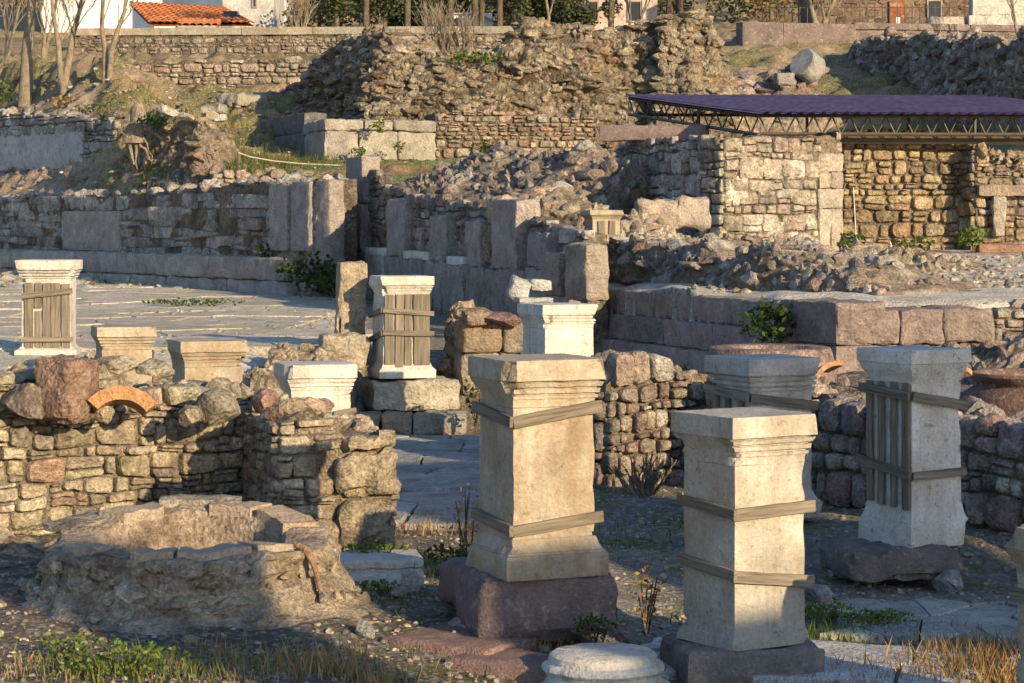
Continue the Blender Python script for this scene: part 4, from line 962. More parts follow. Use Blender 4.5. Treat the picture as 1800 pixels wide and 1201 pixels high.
# ---------------------------------------------------------------- middle terrace: rubble walls, block fragments
relief('rubble_wall', 'long low ruined wall crossing the middle terrace', [(975, 440, 512, 38.8), (1040, 432, 510, 37.6), (1120, 430, 508, 36.2), (1220, 435, 508, 34.6), (1330, 450, 510, 33.1), (1430, 468, 514, 31.9), (1520, 492, 520, 31.1), (1562, 510, 526, 30.8)], 0.3, 2.2, 0.13, PINK+[((0.48, 0.45, 0.4), 2)], ('stone', 'stone_a', 'mortar'), 18, 0.30, 0.17, 'wall', 250, 31, 0.08, 1.3, dens=0.85)
relief('rubble_heap', 'sunlit rubble slope above the long low wall', [(960, 395, 450, 38), (1080, 400, 440, 38), (1200, 405, 445, 38), (1330, 420, 455, 38), (1480, 448, 470, 37.5), (1530, 462, 480, 37)], 3.0, 1.5, 0.14, PALE+WARM, ('stone', 'stone_a', 'mortar'), 14, 0.30, 0.2, 'rubble', 180, 33, 0.12, 0.8, dens=0.9)
block('ashlar_block', 'rounded pale block closing the end of the low wall', 1543, 508, 36.0, 0.27, 0.5, 0.50, D2(15), (0.42, 0.37, 0.32), 'ashlar', 0.06, 0.03, 0.1, 0.06)
block('ashlar_block', 'long tan block on the low wall beside its rounded end', 1452, 490, 36.3, 1.3, 0.5, 0.36, D2(-6), (0.40, 0.35, 0.29), 'ashlar', 0.06, 0.04, 0.1, 0.07)
block('ashlar_block', 'upright block face at the corner of the low terrace wall', 1032, 528, 34.0, 0.40, 0.6, 0.80, D2(30), (0.33, 0.28, 0.24), 'ashlar', 0.04, 0.025, 0.08, 0.07)
block('ashlar_block', 'pinkish upright block beside the niched wall end', 985, 520, 34.6, 0.36, 0.5, 0.62, D2(28), (0.32, 0.26, 0.235), 'ashlar', 0.04, 0.025, 0.08, 0.07)
block('marble_fragment', 'white marble fragment leaning below the niched wall', 903, 530, 33.6, 0.30, 0.2, 0.34, D2(25), (0.42, 0.43, 0.43), 'ashlar', 0.05, 0.03, 0.15, 0.06, 'fragment', tilt=(0.1, 0.35))
block('marble_fragment', 'white squared marble piece beside the leaning fragment', 948, 512, 34.0, 0.34, 0.25, 0.17, D2(20), (0.42, 0.43, 0.43), 'ashlar', 0.03, 0.02, 0.08, 0.06, 'fragment')
block('marble_fragment', 'flat white marble slab below the squared piece', 938, 532, 33.3, 0.5, 0.3, 0.07, D2(15), (0.42, 0.43, 0.43), 'ashlar', 0.02, 0.015, 0.08, 0.06, 'fragment')
relief('rubble_heap', 'stony fringe along the gravel terrace behind the purple blocks', [(1545, 502, 532, 32.5), (1640, 500, 535, 32.3), (1740, 498, 535, 32.3), (1860, 500, 535, 32.3)], 0.9, 0.5, 0.10, PALE, ('stone', 'stone_a', 'mortar'), 8, 0.26, 0.17, 'rubble', 90, 35, 0.1)
relief('rubble_heap', 'stones heaped above the niched wall in sunlight', [(845, 350, 400, 41), (920, 340, 400, 40.5), (1010, 342, 400, 40), (1035, 352, 400, 40)], 0.8, 1.2, 0.22, PALE+WARM, ('stone', 'stone_a', 'mortar'), 12, 0.42, 0.26, 'rubble', 90, 37, 0.1)
block('ashlar_block', 'tan squared block of the sunlit wall above the terrace', 1152, 402, 42.0, 0.72, 0.5, 0.50, D2(8), (0.40, 0.33, 0.27), 'ashlar', 0.06, 0.04, 0.1, 0.07)
block('ashlar_block', 'large pinkish squared block left of the pale stone building', 1212, 402, 42.2, 0.62, 0.6, 0.54, D2(10), (0.41, 0.345, 0.29), 'ashlar', 0.05, 0.04, 0.1, 0.07)
block('ashlar_block', 'big tan block on top of the niched wall end', 890, 390, 40.3, 0.58, 0.6, 0.40, D2(14), (0.42, 0.33, 0.25), 'ashlar', 0.06, 0.05, 0.1, 0.07)

# niched wall: piers with recesses between them
def niche_wall():
    A, B = (603, 52.0), (1005, 35.6); a = Vector((X(*A), A[1], 1.2)); b = Vector((X(*B), B[1], 1.2)); dv = b-a; L = dv.length
    root = thing('niched_wall', 'long shaded wall of worn piers with niches between them', 'wall', a, math.atan2(dv.y, dv.x))
    def uat(px):                               # distance along the wall where the photo column px meets it
        k = (px-900)/F; t = (k*a.y-a.x)/(dv.x-k*dv.y); return t*L, a.y+dv.y*t
    zat = lambda py, px: Zh(py, uat(px)[1])-1.2
    pierc = [((0.33, 0.28, 0.26), 2), ((0.29, 0.25, 0.235), 2), ((0.36, 0.31, 0.28), 1)]
    u0 = 0
    # dado of tall slabs along the foot
    edges = [603, 640, 672, 706, 742, 780, 815, 850, 885, 925, 965, 1000]
    for p0, p1 in zip(edges, edges[1:]):
        ua, ub = uat(p0)[0], uat(p1)[0]; yt = interp([(600, 440), (740, 455), (860, 475), (1000, 470)], (p0+p1)/2); h = zat(yt, (p0+p1)/2)+0.2
        V, Fc = rough_box(ub-ua-0.01, 0.5, h, 0.12, 0.03, 0.035, 3, rnd.random()*50, 0.08)
        link('dado_slab', mesh_from('dado_slab', V, Fc, M['ashlar'], 45), root, ((ua+ub)/2, 0.25+R(-.02, .02), -0.2), None, None, pick(pierc))
    # piers: (px0, px1, ytop)
    for p0, p1, yt in [(603, 632, 275), (676, 706, 350), (752, 782, 378), (812, 838, 388), (862, 905, 350), (925, 960, 408)]:
        ua, ub = uat(p0)[0], uat(p1)[0]; pm = (p0+p1)/2; yb = interp([(600, 440), (740, 455), (860, 475), (1000, 470)], pm); z0 = zat(yb, pm); h = zat(yt, pm)-z0
        n = 2 if h > 1.2 else 1
        for k in range(n):
            V, Fc = rough_box(ub-ua, 0.42, h/n-0.01, 0.12, 0.03, 0.03, 3, rnd.random()*50, 0.08)
            link('pier', mesh_from('pier', V, Fc, M['ashlar'], 45), root, ((ua+ub)/2, 0.24+R(-.03, .03), z0+h/n*k), None, None, pick(pierc))
    for p0, p1, yb in [(632, 676, 445), (706, 752, 452), (782, 812, 462)]:
        ua, ub = uat(p0)[0], uat(p1)[0]; z0 = zat(yb, (p0+p1)/2)
        V, Fc = rough_box(ub-ua-0.02, 0.45, 0.16, 0.1, 0.03, 0.01, 3, rnd.random()*50, 0.05)
        link('niche_sill', mesh_from('niche_sill', V, Fc, M['marble_w'], 45), root, ((ua+ub)/2, 0.24, z0-0.05), None, None, None)
    # rubble back of the niches
    topf = lambda u: interp([(0, zat(280, 610)), (uat(660)[0], zat(325, 660)), (uat(700)[0], zat(340, 700)), (uat(860)[0], zat(368, 860)), (L, zat(410, 1000))], u)+0.16*noise.noise(Vector((u*2, 3, 0)))
    V, Fc = core_mesh(L, 0.3, topf, 0.0, -0.3, 0.16, 0.05, 4); mb = MB(); mb.add([(x, y+0.26, z) for x, y, z in V], Fc); mb.build('mortar_core', M['mortar_f'], root)
    st = Stones(root, M['stone_f'], M['stone_fa'], 150)
    panel(st, (0, 0.26, 0), 0, L, 3.2, topf, 0.5, 0.26, PINK, 0.008, 0.04, 0.03, lambda u: 0.6)
    st.finish()
niche_wall()
relief('rubble_slope', 'dark rubble slope rising behind the niched wall', [(622, 282, 350, 52.8), (700, 276, 350, 50.6), (800, 274, 360, 48.8), (890, 280, 380, 47.4), (965, 286, 390, 46.4)], 2.4, 1.2, 0.22, PINK+[((0.27, 0.2, 0.17), 2)], ('stone_f', 'stone_fa', 'mortar_f'), 22, 0.40, 0.24, 'rubble', 240, 41, 0.14, 0.8, dens=0.8, flat=1.0)

# ---------------------------------------------------------------- pale stone building, ochre wall, canopy
rubble_wall('stone_building', 'shaded side wall of the squared stone ruin under the canopy', (1045, 52.2), (1268.5, 44.35), 2.1, [(0, Z(268, 52)), (.3, Z(250, 49.5)), (1, Z(238, 44))], 0.25, 0.42, 0.30, [(tuple(q*1.45 for q in c), w) for c, w in PINK]+[((0.62, 0.58, 0.53), 2)], ('stone_f', 'stone_fa', 'mortar_f'), limit=230, seed=8, gap=0.014, prot=0.03, dome=0.02, jit=0.12, filler=0.45, topjit=0.03, corner=0.16, cat='building', wr=(0.5, 1.3))
root, tf, L, _ = rubble_wall('stone_building', 'sunlit pale front wall of squared stones beside the ochre wall', (1271, 43.98), (1478, 45.6), 2.0, [(0, Z(240, 44)), (1, Z(236, 45.6))], 0.7, 0.36, 0.26, PALE, ('stone_f', 'stone_fa', 'mortar_f'), ends=('L', 'R'), limit=200, seed=9, gap=0.014, prot=0.04, dome=0.03, jit=0.1, filler=0.55, topjit=0.02, corner=0.16, cat='building', holes=((2.32, 2.95, 0, 2.4),), wr=(0.5, 1.5))
bpy.context.view_layer.update()
zz = 0.05
for (w, h, c) in [(0.30, 0.90, (0.43, 0.36, 0.30)), (0.62, 0.38, (0.42, 0.37, 0.31)), (0.30, 0.32, (0.38, 0.31, 0.28)), (0.62, 0.36, (0.43, 0.38, 0.31))]:
    V, Fc = rough_box(w, 0.7, h-0.01, 0.07, 0.03, 0.02, 4, rnd.random()*60, 0.06)
    link('quoin', mesh_from('quoin', V, Fc, M['ashlar'], 45), root, (L-w/2+0.03, 0.30, zz), None, None, c)
    if w < 0.5:
        V, Fc = rough_box(0.30, 0.7, h-0.015, 0.07, 0.03, 0.02, 4, rnd.random()*60, 0.06)
        link('quoin', mesh_from('quoin', V, Fc, M['ashlar'], 45), root, (L-w-0.125, 0.30, zz), None, None, pick(PALE))
    zz += h
for px, yb, w, h, c in [(1292, 355, .52, .44, (0.56, 0.52, 0.45)), (1345, 350, .46, .34, (0.48, 0.42, 0.34)), (1390, 349, .42, .32, (0.52, 0.46, 0.38)), (1322, 315, .44, .34, (0.46, 0.38, 0.31)), (1389, 312, .40, .32, (0.48, 0.43, 0.36)), (1305, 280, .26, .26, (0.52, 0.46, 0.38)), (1404, 278, .40, .30, (0.36, 0.29, 0.24)), (1362, 432, .44, .46, (0.47, 0.42, 0.35))]:
    p = root.matrix_basis.inverted() @ P(px, yb, 44.0+(px-1271)/207*1.6); V, Fc = rough_box(w, 0.3, h, 0.07, 0.06, 0.04, 4, rnd.random()*60, 0.12)
    link('stone', mesh_from('stone', V, Fc, M['stone_f'], 45), root, (p.x, 0.10, p.z), None, None, c)
rubble_wall('rubble_wall', 'ochre rubble wall glowing under the canopy', (1480, 47.2), (1712, 47.6), 2.0, [(0, Z(228, 47.4)), (1, Z(232, 47.4))], 0.6, 0.30, 0.21, OCHRE, ('stone_f', 'stone_fa', 'mortar_f'), limit=240, seed=10, gap=0.016, prot=0.05, dome=0.04, jit=0.15, filler=0.4, topjit=0.02, ends=('R',))
rubble_wall('rubble_wall', 'lower wall running right from the ochre wall', (1714, 46.9), (1880, 47.3), 2.0, [(0, Z(262, 47.4)), (.25, Z(300, 47.4)), (1, Z(322, 47.4))], 1.2, 0.30, 0.2, OCHRE+PINK, ('stone_f', 'stone_fa', 'mortar_f'), limit=110, ends=('L',), seed=11, toprocks=30, rock_size=(0.08, 0.2))
relief('rubble_slope', 'pinkish rubble slope right of the ochre wall', [(1712, 266, 328, 48.3), (1760, 268, 328, 48.3), (1880, 268, 328, 48.3)], 3.5, 1.0, 0.14, PALE+PINK, ('stone_f', 'stone_fa', 'mortar_f'), 14, 0.36, 0.24, 'rubble', 110, 43, 0.12, 0.9)
block('stone_lintel', 'long flat stone lintel on the lower wall', 1775, 345, 46.9, 1.3, 0.4, 0.22, 0, (0.36, 0.28, 0.22), 'ashlar', 0.03, 0.02, 0.06, 0.1, 'lintel')
block('standing_slab', 'upright grey slab set against the lower wall', 1756, 416, 46.8, 0.27, 0.2, 0.82, 0, (0.38, 0.34, 0.28), 'ashlar', 0.05, 0.03, 0.08, 0.08, 'slab')
block('reddish_beam', 'reddish squared block at the foot of the lower wall', 1780, 446, 45.6, 1.35, 0.4, 0.18, 0, (0.38, 0.22, 0.155), 'ashlar', 0.03, 0.02, 0.06, 0.1, 'block')
r_ = thing('low_kerb', 'long brown kerb of blocks in front of the ochre wall', 'kerb', (X(1500, 44.2), 44.2, Z(462, 44.2)))
u = 0
for w in [1.0, 0.9, 1.2, 0.8]:
    V, Fc = rough_box(w-.008, 0.3, 0.19, 0.1, 0.015, 0.01, 4, rnd.random()*60, 0.03); link('kerb_stone', mesh_from('kerb_stone', V, Fc, M['ashlar'], 45), r_, (u+w/2, 0, 0), None, None, (R(.24, .28), R(.19, .21), R(.16, .18))); u += w
block('marble_fragment', 'flat white marble piece lying before the brown kerb', 1595, 464, 43.0, 0.7, 0.25, 0.08, 0.05, (0.55, 0.53, 0.5), 'ashlar', 0.02, 0.015, 0.06, 0.06, 'fragment')
V, Fc = tube([P(1506, 443, 46.2), P(1503, 385, 46.2), P(1500, 330, 46.3)], [.013, .013, .012], 7)
tag(link('measuring_rod', mesh_from('measuring_rod', V, Fc, M['rope'], 60)), 'thin pale rod leaning against the ochre wall', 'rod')

def canopy():
    n_l = Vector((X(1333, 45.9), 45.9, Z(200, 45.9))); f_l = Vector((X(1092, 54.5), 54.5, Z(168, 54.5)))
    root = thing('canopy', 'purple corrugated metal shelter roof on steel trusses', 'canopy', n_l)
    slope = f_l-n_l; along = Vector((8.2, 0.45, 0.0)); nrm = along.cross(slope).normalized()
    w = 0.22; nb = int(along.length/w); V = []; Fc = []; m = 0
    prof = [(0, 0), (.10, 0), (.13, .035), (.19, .035), (.22, 0)]
    cols = []
    for i in range(nb):
        for (q, h) in prof[:-1]: cols.append((i*w+q, h))
    cols.append((nb*w, 0)); ad = along.normalized()
    for k in range(7):
        for (q, h) in cols: V.append(tuple(slope*(k/6)+ad*q+nrm*h))
    m = len(cols)
    for k in range(6):
        for i in range(m-1): Fc.append((k*m+i, k*m+i+1, (k+1)*m+i+1, (k+1)*m+i))
    b0 = len(V); V += [tuple(Vector(v)-nrm*0.012) for v in V]; Fc += [tuple(reversed([i+b0 for i in f])) for f in Fc[:]]
    mb = MB(); mb.add(V, Fc); mb.build('corrugated_roof', M['purple'], root)
    def bar(a, b, s, nm='truss_bar', par=root):
        a = Vector(a); b = Vector(b); d = (b-a); V, Fc = tube([a, b], [s*.72, s*.72], 4); o = MB(); o.add(V, Fc); return o.build(nm, M['steel'], par)
    drop = Vector((0, 0, -0.06)); dp = Vector((0, 0, -0.36))
    def truss(a, b, n):
        top = bar(a+drop, b+drop, 0.05, 'top_chord'); bar(a+drop+dp, b+drop+dp, 0.05, 'bottom_chord')
        for i in range(n):
            p, q = a.lerp(b, i/n)+drop, a.lerp(b, (i+.5)/n)+drop+dp; r = a.lerp(b, (i+1)/n)+drop
            bar(p, q, 0.024); bar(q, r, 0.024)
    z0 = Vector((0, 0, 0)); e = ad*0.1
    truss(slope*0.03+e, slope*0.97+e, 10)
    truss(slope*0.06+e*2, slope*0.06+along*0.98, 22)
    truss(slope*0.95+e*2, slope*0.95+along*0.98, 18)
    for k in (0.25, 0.5, 0.75): bar(slope*k+drop, slope*k+along+drop, 0.04, 'purlin')
    bar(slope*.1+dp+Vector((0, 0, -.16)), slope*.1+along+dp+Vector((0, 0, -.20)), 0.13, 'main_beam')
    for f, g_, zb in ((0.45, 0.02, 3.4), (0.32, 0.5, 2.1), (0.32, 0.97, 2.1), (0.95, 0.05, 3.4), (0.95, 0.5, 3.0), (0.95, 0.97, 3.0)):
        p = slope*f+along*g_+drop; bar(p, Vector((p.x, p.y, zb-n_l.z)), 0.05, 'post')
canopy()
block('stone_lintel', 'long dark purple beam stone lying on the shaded ruin wall', 1150, 248, 49.0, 2.2, 0.5, 0.32, D2(-12), (0.22, 0.165, 0.16), 'andesite', 0.03, 0.015, 0.05, 0.1, 'lintel')

# ---------------------------------------------------------------- left court wall, earth bank, plaster wall
LW2 = [((0.40, 0.37, 0.345), 4), ((0.38, 0.345, 0.32), 3), ((0.43, 0.40, 0.37), 2), ((0.37, 0.31, 0.28), 1)]
LW = [((0.33, 0.28, 0.25), 4), ((0.29, 0.25, 0.23), 3), ((0.38, 0.33, 0.29), 2), ((0.35, 0.24, 0.20), 1)]
root, tf, L, _ = rubble_wall('court_wall', 'long plastered rubble wall closing the paved court', (-40, 66), (560, 49.2), 1.05, [(0, Z(352, 66)), (.25, Z(347, 62)), (.4, Z(343, 59)), (.55, Z(338, 56.5)), (.8, Z(322, 52.5)), (1, Z(318, 49.4))], 0.9, 1.5, 0.42, LW2, ('stone_f', 'stone_fa', 'mortar_f'), limit=180, toprocks=150, rock_size=(0.10, 0.24), seed=12, prot=0.012, dome=0.01, gap=0.003, filler=0.3, rec=0.0, corner=0.14)
bpy.context.view_layer.update()
for px, yb, w, h, c in [(158, 442, 3.6, 1.0, (0.40, 0.36, 0.32)), (488, 442, 0.85, 1.45, (0.38, 0.335, 0.31)), (527, 442, 0.85, 1.45, (0.35, 0.31, 0.29))]:
    d = DL(px)-.25; p = root.matrix_basis.inverted() @ P(px, yb, d); V, Fc = rough_box(w, 0.4, h, 0.1, 0.04, 0.02, 4, rnd.random()*60, 0.06)
    link('facing_slab', mesh_from('facing_slab', V, Fc, M['ashlar'], 45), root, (p.x, 0.08, p.z), None, None, c)
ashlar_wall('stone_bench', 'low stone bench along the foot of the court wall', (-60, 65.4), (500, 49.8), 0.95, [(.5, [2.2, 2.4, 1.9, 2.6, 2.2, 2.0], .02), (.5, [2.5, 2.2, 2.7, 2.1, 2.3], 0)], 0.6, LW2, r=0.05, amp=0.03, res=0.12, cat='bench')
block('pilaster', 'tall flat pilaster slab at the corner of the court', 580, 475, 49.2, 0.52, 0.4, 1.85, D2(-50), (0.33, 0.285, 0.26), 'ashlar', 0.04, 0.02, 0.06, 0.1, 'pilaster')
# bank of earth above the wall
root, tf, L, _ = rubble_wall('plaster_wall', 'grey plastered wall fragment with stones at its edges', (-60, 71.2), (207, 63.6), 3.9, [(0, Z(195, 71)), (.5, Z(200, 67)), (.8, Z(203, 64.5)), (1, Z(206, 63.6))], 0.8, 0.36, 0.2, [((0.42, 0.40, 0.37), 3), ((0.34, 0.30, 0.26), 2)], ('stone_f', 'stone_fa', 'mortar_f'), limit=110, toprocks=20, rock_size=(.1, .25), seed=13, holes=((0, 7.6, 0.3, 1.25),))
V, Fc = rough_box(7.6, 0.12, 1.2, 0.3, 0.02, 0.02, 3, 4, 0.05)
link('plaster_panel', mesh_from('plaster_panel', V, Fc, M['plaster'], 60), root, (3.8, 0.04, 0.25), None, None, (0.38, 0.37, 0.36))
relief('earth_mound', 'golden earth mound with stones under the dead stump', [(202, 208, 318, 61.4), (240, 195, 322, 59.6), (290, 205, 322, 58), (330, 222, 318, 57), (360, 240, 314, 56.2), (378, 275, 312, 56.2)], 0.5, 0.7, 0.20, OCHRE, ('stone_f', 'stone_fa', 'earth'), 24, 0.34, 0.2, 'mound', 90, 53, 0.10, 1.3, dens=0.6, freq=1.4)
relief('rubble_stub', 'stacked reddish stones ending the earth mound', [(322, 228, 310, 55.9), (345, 222, 312, 55.6), (368, 240, 312, 55.6)], 0.25, 0.8, 0.1, [((0.33, 0.24, 0.185), 2), ((0.31, 0.25, 0.195), 2)], ('stone_f', 'stone_fa', 'mortar_f'), 14, 0.5, 0.2, 'rubble', 60, 57, 0.08, 1.0)
relief('rubble_slope', 'earthy spoil spilling from the mound to the court wall', [(195, 305, 343, 60.2), (270, 292, 342, 58.2), (340, 300, 336, 56.4), (420, 310, 330, 54.6)], 1.0, 1.0, 0.12, OCHRE, ('stone_f', 'stone_fa', 'earth'), 14, 0.3, 0.18, 'rubble', 60, 59, 0.12, 0.9, dens=0.7)
rubble_wall('stone_row', 'row of round reddish stones edging the grass', (372, 54.6), (612, 55.6), 3.3, [(0, Z(306, 54.8)), (1, Z(304, 55.4))], 0.6, 0.26, 0.2, [((0.37, 0.27, 0.22), 3), ((0.34, 0.29, 0.24), 2)], ('stone_f', 'stone_fa', 'mortar_f'), limit=110, toprocks=10, seed=15, dome=0.06, filler=0.1)
def stump():
    root = thing('dead_stump', 'bleached dead tree stump with hanging bare roots', 'stump', P(240, 235, 58.75))
    o = root.location.copy(); q = lambda px, py, dd=0: P(px, py, 58.75+dd)-o
    mb = MB(); V, Fc = tube([q(238, 252), q(238, 235), q(241, 215), q(243, 195), q(244, 182)], [.30, .26, .21, .18, .12], 14, .7); mb.add(V, Fc)
    V, Fc = tube([q(242, 200), q(236, 192), q(234, 186)], [.09, .05, .03], 8, .4); mb.add(V, Fc); V, Fc = tube([q(243, 195), q(247, 186), q(248, 178)], [.08, .05, .02], 8, .4); mb.add(V, Fc)
    mb.build('trunk', M['stump'], root, smooth=60)
    for pts, r in [([(236, 240), (228, 255), (232, 275), (236, 290)], .13), ([(240, 242), (248, 258), (256, 262), (262, 280), (268, 285)], .10), ([(245, 225), (262, 228), (280, 240), (292, 250), (296, 265)], .12), ([(232, 215), (216, 222), (213, 232), (222, 240)], .08), ([(250, 240), (258, 252), (262, 268)], .07), ([(238, 245), (240, 265), (238, 285), (242, 300)], .08), ([(260, 265), (268, 275), (266, 290)], .05)]:
        mb = MB(); n = len(pts); V, Fc = tube([q(x, y, -0.12-0.12*k/n) for k, (x, y) in enumerate(pts)], [.5*r*(1-.7*k/(n-1)) for k in range(n)], 7, .4, r*100); mb.add(V, Fc); mb.build('root', M['stump'], root, smooth=60)
stump()
# pale rope barrier
mb = MB(); V, Fc = tube([P(418, 268, 56.0), P(440, 276, 56), P(480, 283, 56), P(530, 288, 56), P(600, 291, 56)], [.014]*5, 6)
rt = thing('rope_barrier', 'pale sagging rope strung over the grass', 'rope', P(418, 290, 56.0)); o = rt.location.copy()
mb.add([tuple(Vector(v)-o) for v in V], Fc); mb.build('rope', M['rope'], rt); mb = MB(); V, Fc = tube([(0, 0, -.2), (0, 0, .32)], [.025, .02], 6); mb.add(V, Fc); mb.build('stake', M['steel'], rt)

# ---------------------------------------------------------------- great ruin and walls behind
LICH = ('stone_l', 'stone_la', 'mortar_l')
relief('ruined_wall', 'great ruined wall of eroded layered rubble with orange lichen', [(396, 172, 250, 75), (440, 168, 262, 72.6), (480, 150, 270, 70.4), (508, 105, 275, 68.8), (545, 66, 280, 66.6), (598, 60, 284, 63.2), (622, 72, 284, 61.6), (642, 95, 285, 60.7), (690, 100, 286, 60.5), (750, 96, 286, 60.5), (800, 92, 288, 60.5), (870, 88, 288, 60.6), (905, 62, 288, 60.6), (930, 40, 288, 60.6), (990, 42, 288, 60.7), (1020, 58, 288, 60.7), (1085, 58, 286, 60.8), (1128, 50, 284, 60.8), (1150, 30, 280, 60.8), (1185, 34, 280, 61.0)], 1.1, 2.5, 0.40, DCORE, LICH, 34, 0.40, 0.17, 'ruin', 300, 63, 0.11, 2.0, dens=0.8, core_col=(0.19, 0.155, 0.11), cell_amp=1.6)
relief('ruined_wall', 'bright golden ruin stump rising above the canopy', [(1135, 40, 280, 60.6), (1160, 26, 280, 60.3), (1220, 28, 280, 60.2), (1280, 34, 280, 60.4), (1300, 60, 280, 60.6), (1312, 100, 280, 60.8), (1326, 130, 280, 61), (1346, 158, 280, 61.2)], 1.0, 2.4, 0.34, [((0.34, 0.28, 0.205), 4), ((0.39, 0.33, 0.245), 3), ((0.29, 0.24, 0.18), 3)], LICH, 34, 0.32, 0.17, 'ruin', 200, 65, 0.12, 1.4, dens=1.0)
rubble_wall('facing_wall', 'lower coursed facing of small reddish stones on the great ruin', (765, 58.6), (1050, 59.4), 3.9, [(0, Z(200, 59)), (.3, Z(196, 59)), (.7, Z(200, 59)), (1, Z(208, 59))], 1.8, 0.27, 0.17, [((0.38, 0.29, 0.22), 4), ((0.36, 0.245, 0.19), 2), ((0.44, 0.37, 0.28), 2), ((0.32, 0.27, 0.21), 2)], ('stone_f', 'stone_fa', 'mortar_f'), limit=280, seed=16, toprocks=30, rock_size=(0.1, 0.22), jit=0.15, gap=0.02, filler=0.5, topjit=0.25)
PM = [((0.38, 0.345, 0.29), 3), ((0.34, 0.31, 0.26), 2)]
ashlar_wall('block_socle', 'pale ashlar socle jutting from the great ruin', (571, 56.8), (768, 57.8), 3.85, [(.30, [1.4, 1.2], .1), (.70, [.85, .95, .95], .04), (.28, [.9, .7, 1.0], 0)], 1.6, PM, r=0.04, amp=0.03, res=0.1, chips=0.1, cat='socle')
ashlar_wall('block_socle', 'shaded side of the pale ashlar socle', (532, 60.0), (570.5, 56.84), 3.85, [(.30, [1.4, 1.2], .1), (.70, [.85, .95, .6], .04), (.28, [.9, .7, 1.0], 0)], 0.5, [((0.36, 0.34, 0.31), 1)], r=0.03, amp=0.015, res=0.12, cat='socle')
ashlar_wall('dark_wall', 'dark smooth wall under the shaded flank of the ruin', (400, 70.5), (534, 60.4), 3.9, [(.5, [1.5, 1.2, 1.4], 0), (.55, [1.1, 1.6, 1.2], 0), (.5, [1.4, 1.0, 1.5], 0)], 0.6, [((0.20, 0.185, 0.175), 1), ((0.23, 0.21, 0.195), 1)], r=0.02, amp=0.02, res=0.15)
block('cornice_block', 'weathered cornice block crowning the dark wall end', 424, 188, 69.4, 0.95, 1.2, 0.36, D2(-40), (0.36, 0.33, 0.27), 'ashlar', 0.08, 0.05, 0.1, 0.09)
for px, yb, w, h, c, lb in [(372, 213, .42, .28, (0.42, 0.36, 0.26), 'rounded tan stone in the gap beside the dark wall'), (386, 214, .38, .2, (0.52, 0.5, 0.46), 'white marble chunk in the gap beside the dark wall'), (376, 200, .65, .2, (0.36, 0.33, 0.29), 'flat grey slab propped in the gap beside the dark wall')]:
    block('stone_block', lb, px, yb, 61.0, w, .4, h, R(-.3, .3), c, 'ashlar', 0.08, 0.04, 0.1, 0.07)
for px, py, w, lb in [(291, 196, .75, 'white flat stone on the slope behind the stump'), (327, 206, .6, 'second pale stone lower on the slope behind the stump')]:
    o = link('boulder', rock_data(BIGROCKS, rnd.randrange(8), M['stone_f']), None, P(px, py, 57.5), (0, .3, R(0, 1)), (w*.55, .3, .14), (0.50, 0.46, 0.38)); tag(o, lb, 'boulder')

relief('rubble_wall', 'long shaded rubble wall behind the canopy', [(1470, 82, 200, 73), (1500, 72, 200, 71.5), (1580, 68, 200, 68), (1660, 66, 200, 64.8), (1740, 70, 200, 61.8), (1860, 62, 200, 57.6)], 0.4, 2.0, 0.20, PINK+[((0.45, 0.43, 0.4), 1)], ('stone_f', 'stone_fa', 'mortar_f'), 30, 0.46, 0.24, 'wall', 220, 67, 0.14, 1.0, dens=0.95)
relief('rubble_slope', 'shaded rubble bank below the column drum', [(1320, 135, 200, 63.5), (1400, 140, 200, 64), (1490, 120, 200, 65)], 1.6, 1.6, 0.2, PINK, ('stone_f', 'stone_fa', 'mortar_f'), 16, 0.45, 0.26, 'rubble', 110, 69, 0.16, 0.9)
# column drum lying on its side
V, Fc = lathe([(-.27, .02), (-.27, .40), (-.24, .43), (.24, .43), (.27, .40), (.27, .02)], 40, 0.05, 2)
tag(link('column_drum', mesh_from('column_drum', V, Fc, M['ashlar'], 35), None, P(1420, 117, 65.5), (D2(62), D2(0), D2(-52)), None, (0.36, 0.35, 0.33)), 'fallen grey marble column drum beside the golden ruin stump', 'drum')
block('stone_block', 'small dark block beside the column drum', 1378, 150, 64.5, 0.5, 0.4, 0.32, 0.2, (0.3, 0.28, 0.26), 'ashlar')
ashlar_wall('block_wall', 'brown retaining wall of large slabs behind the column drum', (1305, 76), (1505, 77), Z(104, 76)-.3, [(.62, [1.2, 1.6, 1.2], 0), (.88, [1.35, 2.4], 0)], 0.6, [((0.21, 0.165, 0.145), 1), ((0.185, 0.15, 0.135), 1)], r=0.02, amp=0.01, res=0.2)
ashlar_wall('block_wall', 'pinkish capped wall running under the marble monuments', (1500, 77.5), (1900, 79), Z(104, 77)-.3, [(1.3, [2, 2.4, 2.2, 2.0], 0), (.22, [2.4, 2.0, 2.2, 2.1], -0.08)], 0.6, [((0.24, 0.185, 0.165), 1), ((0.22, 0.175, 0.155), 1)], r=0.02, amp=0.01, res=0.2)
block('sarcophagus_lid', 'ridged marble sarcophagus lid on the capped wall', 1661, 58, 79, 1.2, .7, .52, 0, (0.50, 0.44, 0.35), 'ashlar', 0.12, 0.02, 0.05, 0.08, 'sarcophagus lid')
block('marble_monument', 'long white marble base on the capped wall', 1800, 58, 79, 3.8, .8, .56, 0, (0.53, 0.51, 0.47), 'ashlar', 0.03, 0.015, 0.03, 0.15, 'monument')
block('marble_monument', 'upper white marble block stacked on the long base', 1810, 28, 79, 3.9, .7, .62, 0, (0.55, 0.53, 0.49), 'ashlar', 0.03, 0.015, 0.03, 0.15, 'monument', z=Z(58, 79)+.563)
